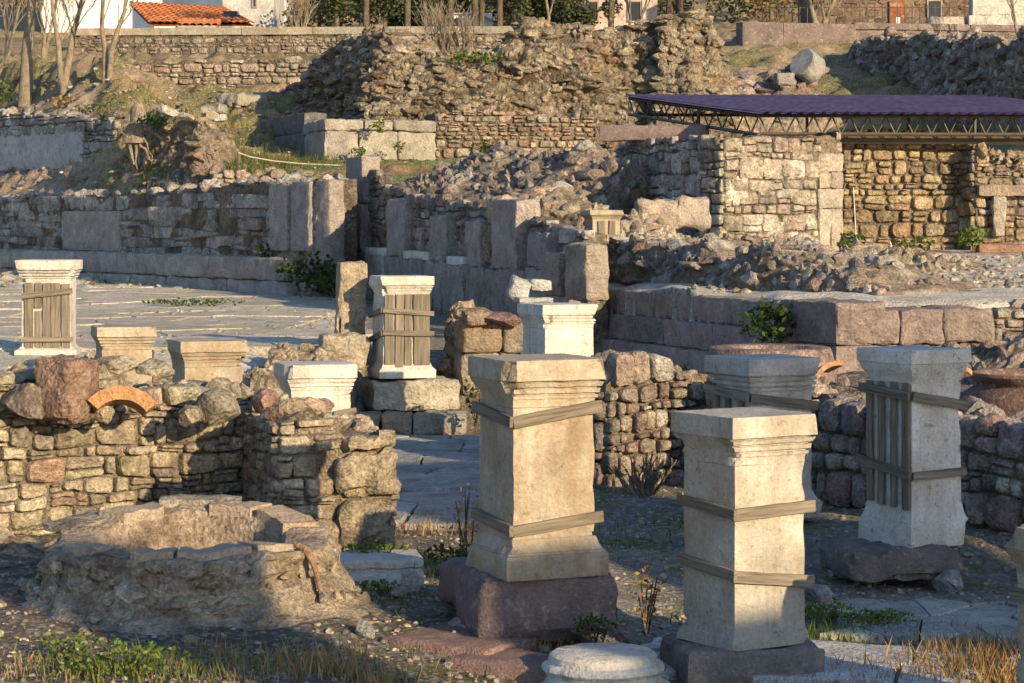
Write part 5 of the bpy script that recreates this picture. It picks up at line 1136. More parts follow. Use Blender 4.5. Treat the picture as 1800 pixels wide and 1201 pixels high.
# far coursed wall and road wall
rubble_wall('rubble_wall', 'far coursed stone wall across the slope above the grass', (105, 73.5), (560, 72.5), 6.3, [(0, Z(118, 73)), (.3, Z(108, 73)), (1, Z(102, 72.5))], 0.7, 0.34, 0.24, [((0.40, 0.33, 0.26), 4), ((0.36, 0.27, 0.22), 2), ((0.45, 0.40, 0.33), 2)], ('stone_f', 'stone_fa', 'mortar_f'), limit=190, seed=17, gap=0.02, topjit=0.1)
def road_wall():
    a = Vector((X(120, 81), 81, 7.6)); b = Vector((X(905, 80), 80, 7.6)); dv = b-a; L = dv.length
    root = thing('road_wall', 'long road retaining wall of small rubble with cement cap', 'wall', a, math.atan2(dv.y, dv.x)); top = Z(58, 80.5)-7.6
    V, Fc = core_mesh(L, 0.5, lambda u: top-.05, 0, -.5, .25, .05, 3); mb = MB(); mb.add(V, Fc); mb.build('mortar_core', M['mortar_f'], root)
    st = Stones(root, M['stone_f'], M['stone_fa'], 160)
    panel(st, (0, 0, 0), 0, L, top, lambda u: top-.1, .27, .2, [((0.34, 0.29, 0.25), 4), ((0.30, 0.25, 0.22), 3), ((0.40, 0.35, 0.3), 2)], .03, .03, .03)
    st.finish()
    u = 0
    while u < L:
        w = min(R(2.2, 3.2), L-u); V, Fc = rough_box(w-.01, .56, .26, .3, .02, .012, 2, u); link('cap_section', mesh_from('cap_section', V, Fc, M['concrete'], 50), root, (u+w/2, .25, top-.06), None, None, (R(.24, .28), R(.21, .24), R(.18, .2))); u += w
road_wall()

# ---------------------------------------------------------------- houses
def wallbox(mb, x0, x1, y0, y1, z0, z1):
    V = [(x0, y0, z0), (x1, y0, z0), (x1, y1, z0), (x0, y1, z0), (x0, y0, z1), (x1, y0, z1), (x1, y1, z1), (x0, y1, z1)]
    mb.add(V, [(0, 3, 2, 1), (4, 5, 6, 7), (0, 1, 5, 4), (1, 2, 6, 5), (2, 3, 7, 6), (3, 0, 4, 7)])
def tile_roof(root, p0, p1, p2, p3, nm='roof', w=0.28, col=(0.42, 0.15, 0.06)):
    """p0-p1 eave, p3-p2 ridge; rows of rounded tiles"""
    p0, p1, p2, p3 = map(Vector, (p0, p1, p2, p3)); nrm = (p1-p0).cross(p3-p0).normalized(); nu = int((p1-p0).length/w); nv = max(3, int((p3-p0).length/0.42)); V = []; Fc = []
    q = [(0, 0), (.25, .05), (.5, .075), (.75, .05)]
    cols = [(i+a, h) for i in range(nu) for a, h in q]+[(nu, 0)]; m = len(cols)
    for k in range(nv):
        for e, lift in ((0, .045), (1, 0.0)):
            for (c, h) in cols:
                t = c/nu; s = (k+e*1.0)/nv; a = p0.lerp(p1, t); b = p3.lerp(p2, t); j = .012*noise.noise(Vector((c*.9, k*2.1, 1))); V.append(tuple(a.lerp(b, s)+nrm*(h+lift+j)))
    for k in range(2*nv-1):
        for i in range(m-1): Fc.append((k*m+i, k*m+i+1, (k+1)*m+i+1, (k+1)*m+i))
    b0 = len(V); V += [tuple(Vector(p)-nrm*.08) for p in (p0, p1, p2, p3)]; Fc.append((b0+3, b0+2, b0+1, b0))
    mb = MB(); mb.add(V, Fc); return mb.build(nm, M['tile'], root, color=col)
def window(root, x, y, z, w, h, frame='concrete', col=(0.3, 0.25, 0.2)):
    mb = MB(); t = .06
    wallbox(mb, x-w/2, x-w/2+t, y-.05, y+.05, z, z+h); wallbox(mb, x+w/2-t, x+w/2, y-.05, y+.05, z, z+h); wallbox(mb, x-w/2+t, x+w/2-t, y-.05, y+.05, z+h-t, z+h); wallbox(mb, x-w/2+t, x+w/2-t, y-.05, y+.05, z, z+t)
    f = mb.build('window', M[frame], root, color=col); mb = MB(); wallbox(mb, x-w/2+t, x+w/2-t, y-.01, y+.02, z+t, z+h-t); mb.build('pane', M['glass'], f)
hb = Vector((X(330, 98), 98, Z(60, 98))); root = thing('house', 'low house with orange tiled roof behind the road wall', 'house', hb)
q = lambda px, py, dd=0: P(px, py, 98+dd)-hb
e0, e1, r1, r0 = q(264, 42), q(449, 43, .5), q(395, 14, 4.5), q(225, 4, 4.5)
mb = MB(); x0, x1 = e0.x+.15, e1.x-.15; mb.add([(x0, .1, -1), (x1, .4, -1), (x1, 4.4, -1), (r0.x+.2, 4.4, -1), (x0, .1, e0.z-.1), (x1, .4, e1.z-.1), (x1, 4.4, e1.z-.1), (r0.x+.2, 4.4, r0.z-.25)], [(0, 1, 5, 4), (1, 2, 6, 5), (0, 4, 7, 3), (4, 5, 6, 7), (2, 3, 7, 6)]); mb.build('wall', M['white'], root)
tile_roof(root, e0, e1, r1, r0)
mb = MB(); wallbox(mb, q(396, 0).x-.3, q(396, 0).x+.3, 1.8, 2.3, e1.z+.25, e1.z+.66); mb.build('roof_window', M['glass'], root)
hb2 = P(345, 58, 95.5); root = thing('shed', 'small shed with orange tiles in front of the low house', 'shed', hb2)
mb = MB(); wallbox(mb, -.75, .8, 0, 1.6, -1, .3); mb.build('wall', M['concrete'], root, color=(0.36, 0.31, 0.26)); tile_roof(root, (-.85, -.12, .28), (.92, -.12, .26), (.80, 1.7, .66), (-.75, 1.7, .68)); mb = MB(); wallbox(mb, -.02, .16, -.02, .05, -.12, .0); mb.build('vent', M['glass'], root)
hb = P(200, 60, 106); root = thing('white_house', 'whitewashed building behind the bare trees', 'house', hb); mb = MB(); wallbox(mb, -3.2, 2.0, 0, 6, -1, 4.2); mb.build('wall', M['white'], root); window(root, -1.0, -.02, 1.9, .8, 1.1); window(root, 1.0, -.02, 2.2, .7, 1.0)
tile_roof(root, (-3.4, -.3, 4.2), (2.2, -.3, 4.2), (2.2, 3, 5.4), (-3.4, 3, 5.4))
hb = P(432, 55, 103); root = thing('grey_house', 'plain grey rendered building beside the orange roof', 'house', hb); mb = MB(); wallbox(mb, -1.0, 1.2, 0, 5, -1, 4.8); mb.build('wall', M['concrete'], root, color=(0.42, 0.40, 0.38)); window(root, .38, -.02, 1.0, .22, .5)
mb = MB(); wallbox(mb, -1.1, 1.3, -.1, 5.1, 4.8, 4.95); mb.build('roof_slab', M['concrete'], root, color=(0.4, 0.38, 0.35))
hb = P(330, 30, 112); root = thing('white_house', 'long white house wall above the orange roof', 'house', hb); mb = MB(); wallbox(mb, -4.5, 4.5, 0, 5, -2, 4.0); mb.build('wall', M['white'], root)
for k in range(5): window(root, -3.4+k*1.7, -.02, 1.3, .7, 1.0)
tile_roof(root, (-4.7, -.3, 4.0), (4.7, -.3, 4.0), (4.7, 2.5, 5.0), (-4.7, 2.5, 5.0))
hb = P(830, 50, 97); root = thing('hut', 'small white hut with pale tarpaulin roof among the trees', 'hut', hb); mb = MB(); wallbox(mb, -.75, .8, 0, 2.2, -.6, .62); mb.build('wall', M['white'], root)
mb = MB(); V = [(-.9, -.15, .58), (.2, -.15, .58), (.2, 2.4, .85), (-.9, 2.4, .85), (.95, -.15, .30), (.95, 2.4, .55)]; mb.add(V, [(0, 1, 2, 3), (1, 4, 5, 2), (3, 2, 1, 0), (2, 5, 4, 1)]); mb.build('roof', M['concrete'], root, color=(0.40, 0.44, 0.5)); mb = MB(); wallbox(mb, -.72, -.45, -.02, .05, -.5, .4); mb.build('door', M['glass'], root)
hb = P(1082, 52, 100); root = thing('plastered_house', 'peeling pink plastered building behind the ruin', 'house', hb); mb = MB(); wallbox(mb, -1.8, 1.75, 0, 5, -1, 3.4)
mb.build('wall', M['plaster'], root, color=(0.52, 0.40, 0.36)); window(root, -1.0, -.02, .3, .6, .9); window(root, .8, -.02, .3, .6, .9)
tile_roof(root, (-2.0, -.3, 3.4), (2.0, -.3, 3.4), (2.0, 2.5, 4.4), (-2.0, 2.5, 4.4))
hb = P(1590, 58, 92); root = thing('dark_building', 'dark brown stone building with a wooden door', 'building', hb); mb = MB(); wallbox(mb, -3.5, 4.0, 0.3, 5, -.6, 4.4); mb.build('wall', M['adobe'], root)
mb = MB(); wallbox(mb, -.55, .05, .2, .28, -.1, 1.25); dr = mb.build('door', M['tile'], root, color=(0.20, 0.075, 0.04)); mb = MB(); wallbox(mb, -.3, -.15, .17, .195, .35, .62); mb.build('notice', M['white'], dr); window(root, 1.2, .27, .4, .6, .9)
st = Stones(root, M['stone_f'], M['stone_fa'], 200); panel(st, (-3.5, .3, -.3), 0, 7.5, 4.5, lambda u: 4.4, .45, .3, [((0.24, 0.16, 0.125), 3), ((0.20, 0.145, 0.12), 2)], .02, .03, .02, None, .3, ((2.9, 3.7, 0, 1.7), (4.3, 5.1, .5, 1.7))); st.finish()
def fence():
    root = thing('iron_fence', 'thin dark iron fence in front of the dark building', 'fence', P(1340, 55, 86)); 
    for k in range(34):
        mb = MB(); V, Fc = tube([(k*.27, 0, -.4), (k*.27, 0, .95)], [.02, .02], 5); mb.add(V, Fc); mb.build('post' if k % 6 == 0 else 'bar', M['steel'], root)
    for z in (.1, .85): mb = MB(); V, Fc = tube([(0, 0, z), (9, 0, z)], [.018]*2, 5); mb.add(V, Fc); mb.build('rail', M['steel'], root)
fence()

# ---------------------------------------------------------------- trees and plants
def branches(mb, p, d, ln, r, depth, spread=0.6, up=0.15, seg=4, fork=(2, 3), rmin=0.006, shrink=(0.6, 0.82)):
    pts = [p]; rad = [r]; q = p.copy(); dd = d.copy()
    for i in range(seg):
        dd = (dd+Vector((R(-1, 1), R(-1, 1), R(-.5, 1)*.6+up))*0.16).normalized(); q = q+dd*ln/seg; pts.append(q.copy()); rad.append(max(rmin, r*(1-0.4*(i+1)/seg)))
    V, Fc = tube(pts, rad, 6 if r > .03 else 4, .15 if r > .05 else 0); mb.add(V, Fc)
    if depth <= 0: return
    for k in range(rnd.randint(*fork)):
        i = rnd.randint(max(1, seg-2), seg); nd = (dd+Vector((R(-1, 1), R(-1, 1), R(-.4, .8)))*spread).normalized()
        branches(mb, pts[i], nd, ln*R(*shrink), max(rmin, rad[i]*R(.55, .75)), depth-1, spread, up, seg, fork, rmin, shrink)
def bare_tree(label, px, py, d, h, r, stems, depth=4, mat='bark', name='bare_tree', spread=.55, crown_at=.5, group=None):
    """stems: list of pixel polylines for the main trunks (or None: one straight trunk)"""
    o = P(px, py, d); root = thing(name, label, 'tree', o, 0, group); cr = MB()
    for st_ in stems:
        pts = [Vector(P(x, y, d+dd))-o for x, y, dd in st_]; n = len(pts); rad = [r*(1-.6*k/(n-1)) for k in range(n)]; pts[0].z -= .3
        mb = MB(); V, Fc = tube(pts, rad, 12, .12, px); mb.add(V, Fc); mb.build('trunk', M[mat], root, smooth=70)
        for k in range(max(1, int(n*crown_at)), n):
            for j in range(3 if k < n-1 else 4):
                dirn = (pts[k]-pts[k-1]).normalized(); nd = (dirn+Vector((R(-1, 1), R(-1, 1), R(-.1, .7)))*spread).normalized(); branches(cr, pts[k], nd, h*R(.25, .42), rad[k]*R(.25, .5), depth-1, .55, .15, 4, (3, 4), .006)
    cr.build('crown', M[mat], root, smooth=70); return root
bare_tree('thick pale straight trunk at the left above the plaster wall', 45, 188, 72.0, 4.2, .23, [[(42, 190, 0), (46, 140, 0), (48, 90, 0), (53, 40, 0), (58, -30, 0), (64, -120, 0)]], 3, crown_at=.8)
bare_tree('forked bare tree in the middle of the three trunks', 115, 180, 70.5, 3.1, .12, [[(117, 182, 0), (110, 150, 0), (106, 130, 0), (103, 80, 0), (95, 30, 0), (88, -30, 0)], [(112, 135, 0), (122, 100, .2), (128, 60, .3), (140, 20, .3), (150, -30, .3)]], 4, crown_at=.5)
bare_tree('pale double stemmed tree beside the grassy slope', 184, 180, 69.5, 3.1, .105, [[(182, 182, 0), (184, 140, 0), (185, 90, 0), (179, 50, 0), (181, 0, 0), (186, -50, 0)], [(188, 180, -.1), (192, 140, -.1), (196, 90, -.2), (208, 50, -.2), (219, 20, -.2), (224, -40, -.2)]], 3, crown_at=.6)
for px, py, d, h, lb in [(10, 100, 76, 3.6, 'tangled bare tree behind the thick pale trunk'), (75, 98, 77, 3.6, 'bare tree on the spoil mound between two trunks')]:
    bare_tree(lb, px, py, d, h, .07, [[(px, py, 0), (px+3, py-35, 0), (px-4, py-75, 0), (px+6, py-120, 0)], [(px+2, py-10, 0), (px+14, py-45, .2), (px+24, py-90, .3)]], 4, crown_at=.3, group='tangled bare trees')
bare_tree('spreading bare tree in front of the dark building', 1436, 55, 84, 3.2, .12, [[(1434, 56, 0), (1432, 35, 0), (1425, 10, 0), (1420, -30, 0)], [(1446, 56, 0), (1450, 38, 0), (1462, 10, .2), (1475, -20, .3)]], 4, crown_at=.25)
bare_tree('thin bare tree before the marble monuments at the frame edge', 1790, 60, 76, 2.6, .06, [[(1796, 75, 0), (1785, 45, 0), (1780, 10, 0), (1770, -30, 0)]], 4, crown_at=.2)
bare_tree('bare tree before the peeling pink building', 1110, 50, 92, 3.0, .07, [[(1105, 60, 0), (1108, 30, 0), (1102, 0, 0), (1100, -40, 0)], [(1125, 60, 0), (1128, 30, 0), (1140, -10, 0)]], 4, crown_at=.2)
bare_tree('bare tree between the olives and the pink building', 965, 50, 90, 3.0, .08, [[(960, 60, 0), (965, 30, 0), (960, 0, 0), (955, -40, 0)]], 4, crown_at=.2)
def twig_bush(label, px, py, d, rx, h, n, mat='bark', name='bare_bush'):
    root = thing(name, label, 'bush', P(px, py, d)); mb = MB()
    for k in range(n):
        a = R(0, 6.28); s = R(0, .3)*rx; dirn = Vector((math.cos(a)*R(.1, 1)*rx/h, math.sin(a)*R(.1, .7)*rx/h, 1)).normalized(); branches(mb, Vector((math.cos(a)*s, math.sin(a)*s, -.1)), dirn, h*R(.35, .55), .018, 2, .4, .2, 3, (2, 3), .006, (.5, .8))
    mb.build('twigs', M[mat], root); return root
twig_bush('grey dry brush at the foot of the brown wall stub', 1130, 850, 23.6, .5, .42, 26, 'bark', 'dry_brush')
twig_bush('golden leafless bush beside the grey building', 525, 52, 88, .9, 1.7, 45)
twig_bush('bare brown bush left of the small white hut', 760, 52, 88, .8, 1.2, 26, 'bark')
for px, py, d, rx, h, n, lb in [(672, 100, 70, .8, 1.2, 14, 'thin dry bush on the ruin crest beside the gap'), (775, 96, 70, .9, 1.9, 26, 'tall dry reddish bush on the ruin crest'), (815, 92, 70, .8, 1.6, 22, 'dry brush next to the tall reddish bush'), (720, 98, 70, .7, 1.0, 12, 'sparse dry brush in the middle of the ruin crest')]:
    twig_bush(lb, px, py, d, rx, h, n, 'bark', 'dry_brush')

def leaf_cloud(mb, c, rx, ry, rz, n, size, cols, droop=0.0, shell=0.35):
    for k in range(n):
        v = Vector((R(-1, 1), R(-1, 1), R(-1, 1)))
        if v.length > 1 or v.length < shell*rnd.random(): continue
        if noise.noise(Vector((v.x*2.2+c[0], v.y*2.2+c[1], v.z*2.2+c[2]))) < -0.12: continue
        p = Vector((c[0]+v.x*rx, c[1]+v.y*ry, c[2]+v.z*rz)); a = Vector((R(-1, 1), R(-1, 1), R(-.6, .9)-droop)).normalized(); b = a.cross(Vector((R(-1, 1), R(-1, 1), R(-1, 1)))).normalized()*size*R(.25, .45); a = a*size*R(.7, 1.3)
        col = rnd.choice(cols); k_ = R(.75, 1.25); mb.add([tuple(p), tuple(p+a*.5+b), tuple(p+a), tuple(p+a*.5-b)], [(0, 1, 2, 3)], tuple(q*k_ for q in col))
OLIVE = [(0.085, 0.10, 0.055), (0.06, 0.075, 0.035), (0.12, 0.13, 0.075)]; PINE = [(0.035, 0.055, 0.02), (0.05, 0.075, 0.025), (0.10, 0.11, 0.03)]; GREEN = [(0.06, 0.10, 0.02), (0.085, 0.13, 0.03), (0.045, 0.075, 0.02)]; BRIGHT = [(0.11, 0.17, 0.025), (0.08, 0.13, 0.02), (0.15, 0.19, 0.04)]; DRY = [(0.30, 0.20, 0.09), (0.24, 0.15, 0.07), (0.36, 0.25, 0.12)]
def leafy_tree(label, px, py, d, lobes, trunk_r, th, n, size, cols, name='olive_tree', mat='bark_d'):
    root = thing(name, label, 'tree', P(px, py, d)); mb = MB(); V, Fc = tube([(0, 0, -.4), (.05, 0, th*.5), (0, .05, th), (.05, 0, th*1.35)], [trunk_r*1.2, trunk_r, trunk_r*.8, trunk_r*.4], 8, .2); mb.add(V, Fc)
    for (x, y, z, rx, rz) in lobes: V, Fc = tube([(0, 0, th*.8), (x*.5, y*.5, (th+z)*.5), (x, y, z)], [trunk_r*.6, trunk_r*.35, trunk_r*.12], 5); mb.add(V, Fc)
    mb.build('trunk', M[mat], root, smooth=70); cr = MB()
    for (x, y, z, rx, rz) in lobes: leaf_cloud(cr, (x, y, z), rx, rx, rz, n, size, cols)
    cr.build('crown', M['leaf'], root)
def lob(w, z0, z1, k): return [(R(-w, w), R(-w*.6, w*.6), R(z0, z1), R(.6, 1.0)*w*.6, R(.5, .9)*(z1-z0+1)*.33) for _ in range(k)]
for px, w, z0, z1, cols, lb in [(675, 1.2, .6, 2.6, OLIVE, 'silvery olive tree left of the tall posts'), (720, .8, .3, 1.6, PINE, 'dark rounded shrub tree beside the silvery olive'), (900, 1.0, .5, 2.6, OLIVE, 'olive tree right of the white hut'), (945, 1.1, .3, 1.8, PINE, 'dark green tree behind the ruin crest'), (1035, .8, .2, 1.3, OLIVE, 'olive shrub in front of the peeling pink building'), (845, 1.1, 1.6, 3.0, PINE, 'pine with high yellowish crown above the hut')]:
    leafy_tree(lb, px, 52, 93+R(-2, 3), lob(w*1.15, z0, z1, 12), .1, max(.5, z0+.4), 700, .15, cols)
leafy_tree('slim dark cypress beside the golden bush', 590, 52, 92, [(0, 0, .9+.5*k, .42-.04*k, .5) for k in range(6)], .1, .7, 420, .15, PINE, 'cypress')
for k, (px, h) in enumerate([(643, 4), (716, 4), (791, 4), (834, 4), (878, 4), (1074, 4), (1175, 3.5), (1195, 3.5)]):
    lb = ['slim trunk left of the silvery olive', 'pale trunk in front of the dark rounded shrub', 'dark trunk at the left corner of the hut', 'dark trunk before the hut wall', 'dark trunk right of the hut', 'dark post trunk before the peeling pink building', 'dark trunk right of the pink building', 'thin dark trunk left of the golden ruin stump'][k]
    root = thing('tall_pine', lb, 'tree', P(px, 54, 90), 0, 'tall trunks along the road'); mb = MB(); V, Fc = tube([(0, 0, -.4), (.02, 0, h*.4), (R(-.1, .1), 0, h)], [.13, .11, .08], 9, .1); mb.add(V, Fc); mb.build('trunk', M['bark_d'], root, smooth=70); cr = MB()
    for j in range(5): leaf_cloud(cr, (R(-.7, .7), R(-.6, .6), h*R(.95, 1.35)), .8, .8, .5, 260, .17, PINE)
    cr.build('crown', M['leaf'], root)
ORD = 'first second third fourth fifth sixth seventh eighth ninth tenth eleventh twelfth thirteenth fourteenth fifteenth sixteenth seventeenth eighteenth nineteenth twentieth twenty-first twenty-second'.split()
for k in range(22):
    px = 560+k*37 if k < 18 else 1490+(k-18)*80; d = 97+R(0, 12); w = R(.8, 1.3)
    if 985 < px < 1180: d += 12
    root = thing('evergreen_tree', 'dark evergreen tree behind the road wall, %s from the left of its row' % ORD[k], 'tree', (X(px, d), d, ground(X(px, d), d)), 0, 'evergreens behind the road'); mb = MB(); V, Fc = tube([(0, 0, -.3), (.03, 0, 1.0), (0, 0, 2.6)], [.1, .08, .04], 7, .2); mb.add(V, Fc); mb.build('trunk', M['bark_d'], root, smooth=70); cr = MB()
    for (x, y, z, rx, rz) in lob(w, .5, R(1.8, 3.2), 7): leaf_cloud(cr, (x, y, z), rx*1.3, rx, rz, 420, .17, [PINE, OLIVE, PINE, [(0.05, 0.05, 0.02), (0.09, 0.075, 0.03)]][k % 4])
    cr.build('crown', M['leaf'], root)
for k in range(16):
    px = [30, 110, 470, 560, 640, 760, 1010, 1180, 1250, 1290, 1340, 1380, 1500, 1680, 1740, 1790][k]; d = 108+R(0, 22)
    root = thing('hillside_bush', ['brown', 'dull green', 'olive', 'rusty'][k % 4]+' bush on the far hillside, number %s from the left' % ['one', 'two', 'three', 'four', 'five', 'six', 'seven', 'eight', 'nine', 'ten', 'eleven', 'twelve', 'thirteen', 'fourteen', 'fifteen', 'sixteen'][k], 'bush', (X(px, d), d, ground(X(px, d), d)), 0, 'bushes on the far hillside'); cr = MB()
    for j in range(4): leaf_cloud(cr, (R(-1, 1), R(-.6, .6), R(.5, 1.3)), R(.9, 1.4), 1, R(.6, 1.0), 300, .22, [DRY, OLIVE, PINE, [(0.18, 0.11, 0.05), (0.25, 0.17, 0.08)]][k % 4])
    cr.build('foliage', M['leaf'], root)

def leafy_plant(label, px, py, d, r, h, n, size, cols, name='leafy_plant', cat='plant'):
    root = thing(name, label, cat, P(px, py, d)); cr = MB(); leaf_cloud(cr, (0, 0, h*.45), r, r*.7, h*.55, n, size, cols); st = MB()
    for k in range(6): V, Fc = tube([(R(-.2, .2)*r, R(-.2, .2)*r, -.1), (R(-.7, .7)*r, R(-.4, .4)*r, h*R(.4, .9))], [.008, .004], 4); st.add(V, Fc)
    st.build('stem', M['bark_d'], root); cr.build('foliage', M['leaf'], root); return root
DG = [(0.045, 0.075, 0.02), (0.03, 0.05, 0.015), (0.06, 0.085, 0.02)]
for a in [('dark green caper bush in the terrace corner', 1355, 600, 29.6, .34, .5, 900, .10, DG), ('dark leafy plant at the corner of the court', 545, 500, 48.5, .7, .62, 900, .13, DG), ('trailing dark plant spreading before the court corner', 585, 515, 47, .55, .35, 600, .12, DG), ('green tuft growing from the court wall pilaster', 462, 452, DL(462)-.5, .2, .35, 200, .09, DG),
          ('bright green tuft at the foot of the ochre wall by the rod', 1497, 442, 45.5, .3, .38, 420, .09, GREEN), ('bright green tuft in the middle of the ochre wall foot', 1605, 440, 45.5, .45, .26, 420, .09, GREEN), ('sunlit plant right of the ochre wall', 1710, 432, 45.5, .35, .38, 420, .09, BRIGHT), ('yellow green tuft on the lintel wall', 1765, 324, 47.2, .3, .2, 200, .08, BRIGHT),
          ('green plant patch on the stump mound', 275, 222, 58.2, .5, .3, 500, .10, GREEN), ('green clump at the foot of the forked trunks', 180, 200, 67, .8, .3, 500, .11, GREEN), ('bushy green at the left edge behind the thick trunk', 5, 180, 72, .5, .6, 400, .12, GREEN), ('reddish dry shrub at the foot of the middle trunk', 125, 190, 69, .6, .4, 400, .11, DRY),
          ('green sprig on the crest of the great ruin', 835, 110, 61, .7, .28, 400, .12, BRIGHT), ('green clump at the foot of the great ruin', 850, 272, 57.3, .35, .35, 300, .11, GREEN), ('green sprig on the ashlar socle', 668, 226, 56.7, .2, .22, 160, .09, BRIGHT), ('green sprig at the foot of the ashlar socle', 632, 276, 56.5, .22, .25, 160, .09, BRIGHT), ('small green sprig at the socle corner', 704, 262, 56.7, .2, .15, 130, .08, BRIGHT),
          ('low green weeds on the paved court', 340, 535, 44, 1.0, .09, 600, .07, GREEN), ('green ferny bush under the shaded rubble wall', 1075, 745, 24.5, .14, .35, 260, .07, DG), ('weeds beside the pale hewn block', 835, 735, 29.5, .15, .5, 260, .07, DG), ('bright green leaves on the moulded base', 655, 975, 18.3, .28, .09, 800, .034, BRIGHT), ('small weeds before the moulded base', 655, 1040, 17.3, .2, .09, 240, .045, BRIGHT),
          ('dark weeds at the corner of the purple plinth', 1045, 1118, 15.7, .14, .14, 500, .034, DG), ('reddish stalk weed right of the purple plinth', 1135, 1090, 16.3, .12, .38, 240, .045, [(0.25, 0.12, 0.05), (0.14, 0.14, 0.03), (0.3, 0.2, 0.08)]), ('bright grass clump between the marble slabs', 1540, 1095, 17.7, .3, .09, 1300, .032, BRIGHT), ('grass clump beside the rough cut pedestal', 1440, 1085, 17.9, .26, .10, 1200, .032, BRIGHT),
          ('green weeds before the well at the bottom edge', 220, 1190, 14.4, .42, .2, 1700, .034, BRIGHT), ('small green sprouts left of the bottom weeds', 120, 1150, 14.8, .2, .14, 420, .034, BRIGHT), ('brown dry stalks beside the path foot', 820, 960, 18.5, .18, .5, 260, .04, DRY), ('mossy weeds below the path edge', 790, 985, 18.6, .4, .1, 420, .05, DG)]:
    leafy_plant(*a)

def blades(name, label, spots, cols, mat='leaf'):
    """uncountable grass: spots = (x, y, spread_x, spread_y, n, h)"""
    mb = MB()
    for (x, y, sx, sy, n, h) in spots:
        for k in range(n):
            px, py = x+rnd.gauss(0, .5)*sx, y+rnd.gauss(0, .5)*sy; z = ground(px, py); hh = h*R(.3, 1.3); w = hh*.025+.0025; a = R(0, 6.28); dx, dy = math.cos(a), math.sin(a); l = R(-.5, .5)*hh; l2 = R(-.3, .3)*hh
            c = rnd.choice(cols); c = tuple(q*R(.8, 1.2) for q in c)
            mb.add([(px-dx*w, py-dy*w, z-.01), (px+dx*w, py+dy*w, z-.01), (px+l*.5+dx*w*.6, py+l2*.5+dy*w*.6, z+hh*.6), (px+l, py+l2, z+hh), (px+l*.5-dx*w*.6, py+l2*.5-dy*w*.6, z+hh*.6)], [(0, 1, 2, 3, 4)], c)
    tag(mb.build(name, M[mat]), label, None, None, 'stuff')
gs = []
for px, d, sx, sy, n, h in [(430, 56.3, 2.0, 1.0, 900, .22), (540, 56.6, 2.0, 1.0, 700, .2), (400, 57.5, 1.2, 1.0, 500, .3), (330, 62, 3, 3, 900, .22), (300, 66, 3, 3, 800, .22), (420, 66, 3, 3, 500, .22), (250, 57.5, 2, .8, 500, .2)]: gs.append((X(px, d), d, sx, sy, n, h))
blades('grass', 'green grass on the terraces before the great ruin', gs, [(0.10, 0.13, 0.03), (0.14, 0.15, 0.04), (0.20, 0.15, 0.06), (0.07, 0.10, 0.02)])
gs = []
for px, d, sx, sy, n, h in [(1650, 15.75, 1.0, .5, 1100, .15), (1750, 15.95, .6, .5, 1100, .20), (1560, 15.6, .8, .3, 500, .12), (1480, 15.5, .6, .2, 260, .09), (1710, 16.5, .5, .2, 300, .18), (60, 14.5, .9, .4, 260, .07), (330, 14.4, 1.2, .4, 420, .07), (520, 14.6, .8, .5, 260, .08), (430, 14.9, .5, .1, 200, .06), (600, 14.5, .3, .2, 120, .13), (470, 15.0, 1.0, .4, 200, .1), (640, 14.4, .5, .4, 150, .16), (940, 15.9, .25, .1, 50, .12), (770, 18.6, .8, .5, 200, .14), (760, 20.7, .8, .2, 120, .15)]: gs.append((X(px, d), d, sx, sy, n, h))
blades('dry_weeds', 'dry golden weeds along the bottom of the foreground', gs, DRY)
gs = []
for px, d, sx, sy, n, h in [(1500, 17.4, 1.0, .4, 500, .08), (1420, 17.2, .5, .4, 300, .09), (790, 18.7, .9, .8, 500, .09), (240, 14.4, 1.2, .4, 400, .1), (1130, 20.5, 1.2, 1.6, 500, .07), (1070, 15.8, .6, .4, 250, .07), (680, 17.2, .6, .6, 250, .06), (600, 15.2, 2.0, 1.0, 350, .05)]: gs.append((X(px, d), d, sx, sy, n, h))
blades('green_weeds', 'low green weeds between the foreground stones', gs, BRIGHT+GREEN)

# pebbles and scattered chips: too many and too small to count
def pebbles():
    mb = MB()
    def put(x, y, s, c):
        z = ground(x, y); V, Fc = rnd.choice(PEBBLES); a = R(0, 6.28); ca, sa = math.cos(a), math.sin(a); sx, sy, sz = s*R(.8, 1.5), s*R(.7, 1.1), s*R(.4, .8)
        mb.add([(x+(vx*sx*ca-vy*sy*sa), y+(vx*sx*sa+vy*sy*ca), z+vz*sz+s*.12) for vx, vy, vz in V], Fc, c)
    pal = PALE+WARM+[((0.45, 0.43, 0.4), 3), ((0.3, 0.28, 0.26), 2), ((0.42, 0.22, 0.14), .6)]
    for k in range(7000):
        y = 13.8+11*rnd.random()**1.3; x = R(-.235, .235)*y
        put(x, y, R(.006, .024)*(2.4 if rnd.random() < .05 else 1), pick(pal))
    for k in range(1500):
        y = R(31, 52); x = X(R(-30, 620), y); put(x, y, R(.02, .05), pick(pal))
    for k in range(900):
        y = R(33, 43); x = X(R(1200, 1830), y); put(x, y, R(.02, .07), pick(pal))
    for k in range(900):
        y = R(54, 72); x = X(R(-30, 560), y); put(x, y, R(.03, .09), pick(pal))
    tag(mb.build('pebbles', M['stone_a'], smooth=60), 'loose pebbles and stone chips scattered over the ground', None, None, 'stuff')
pebbles()
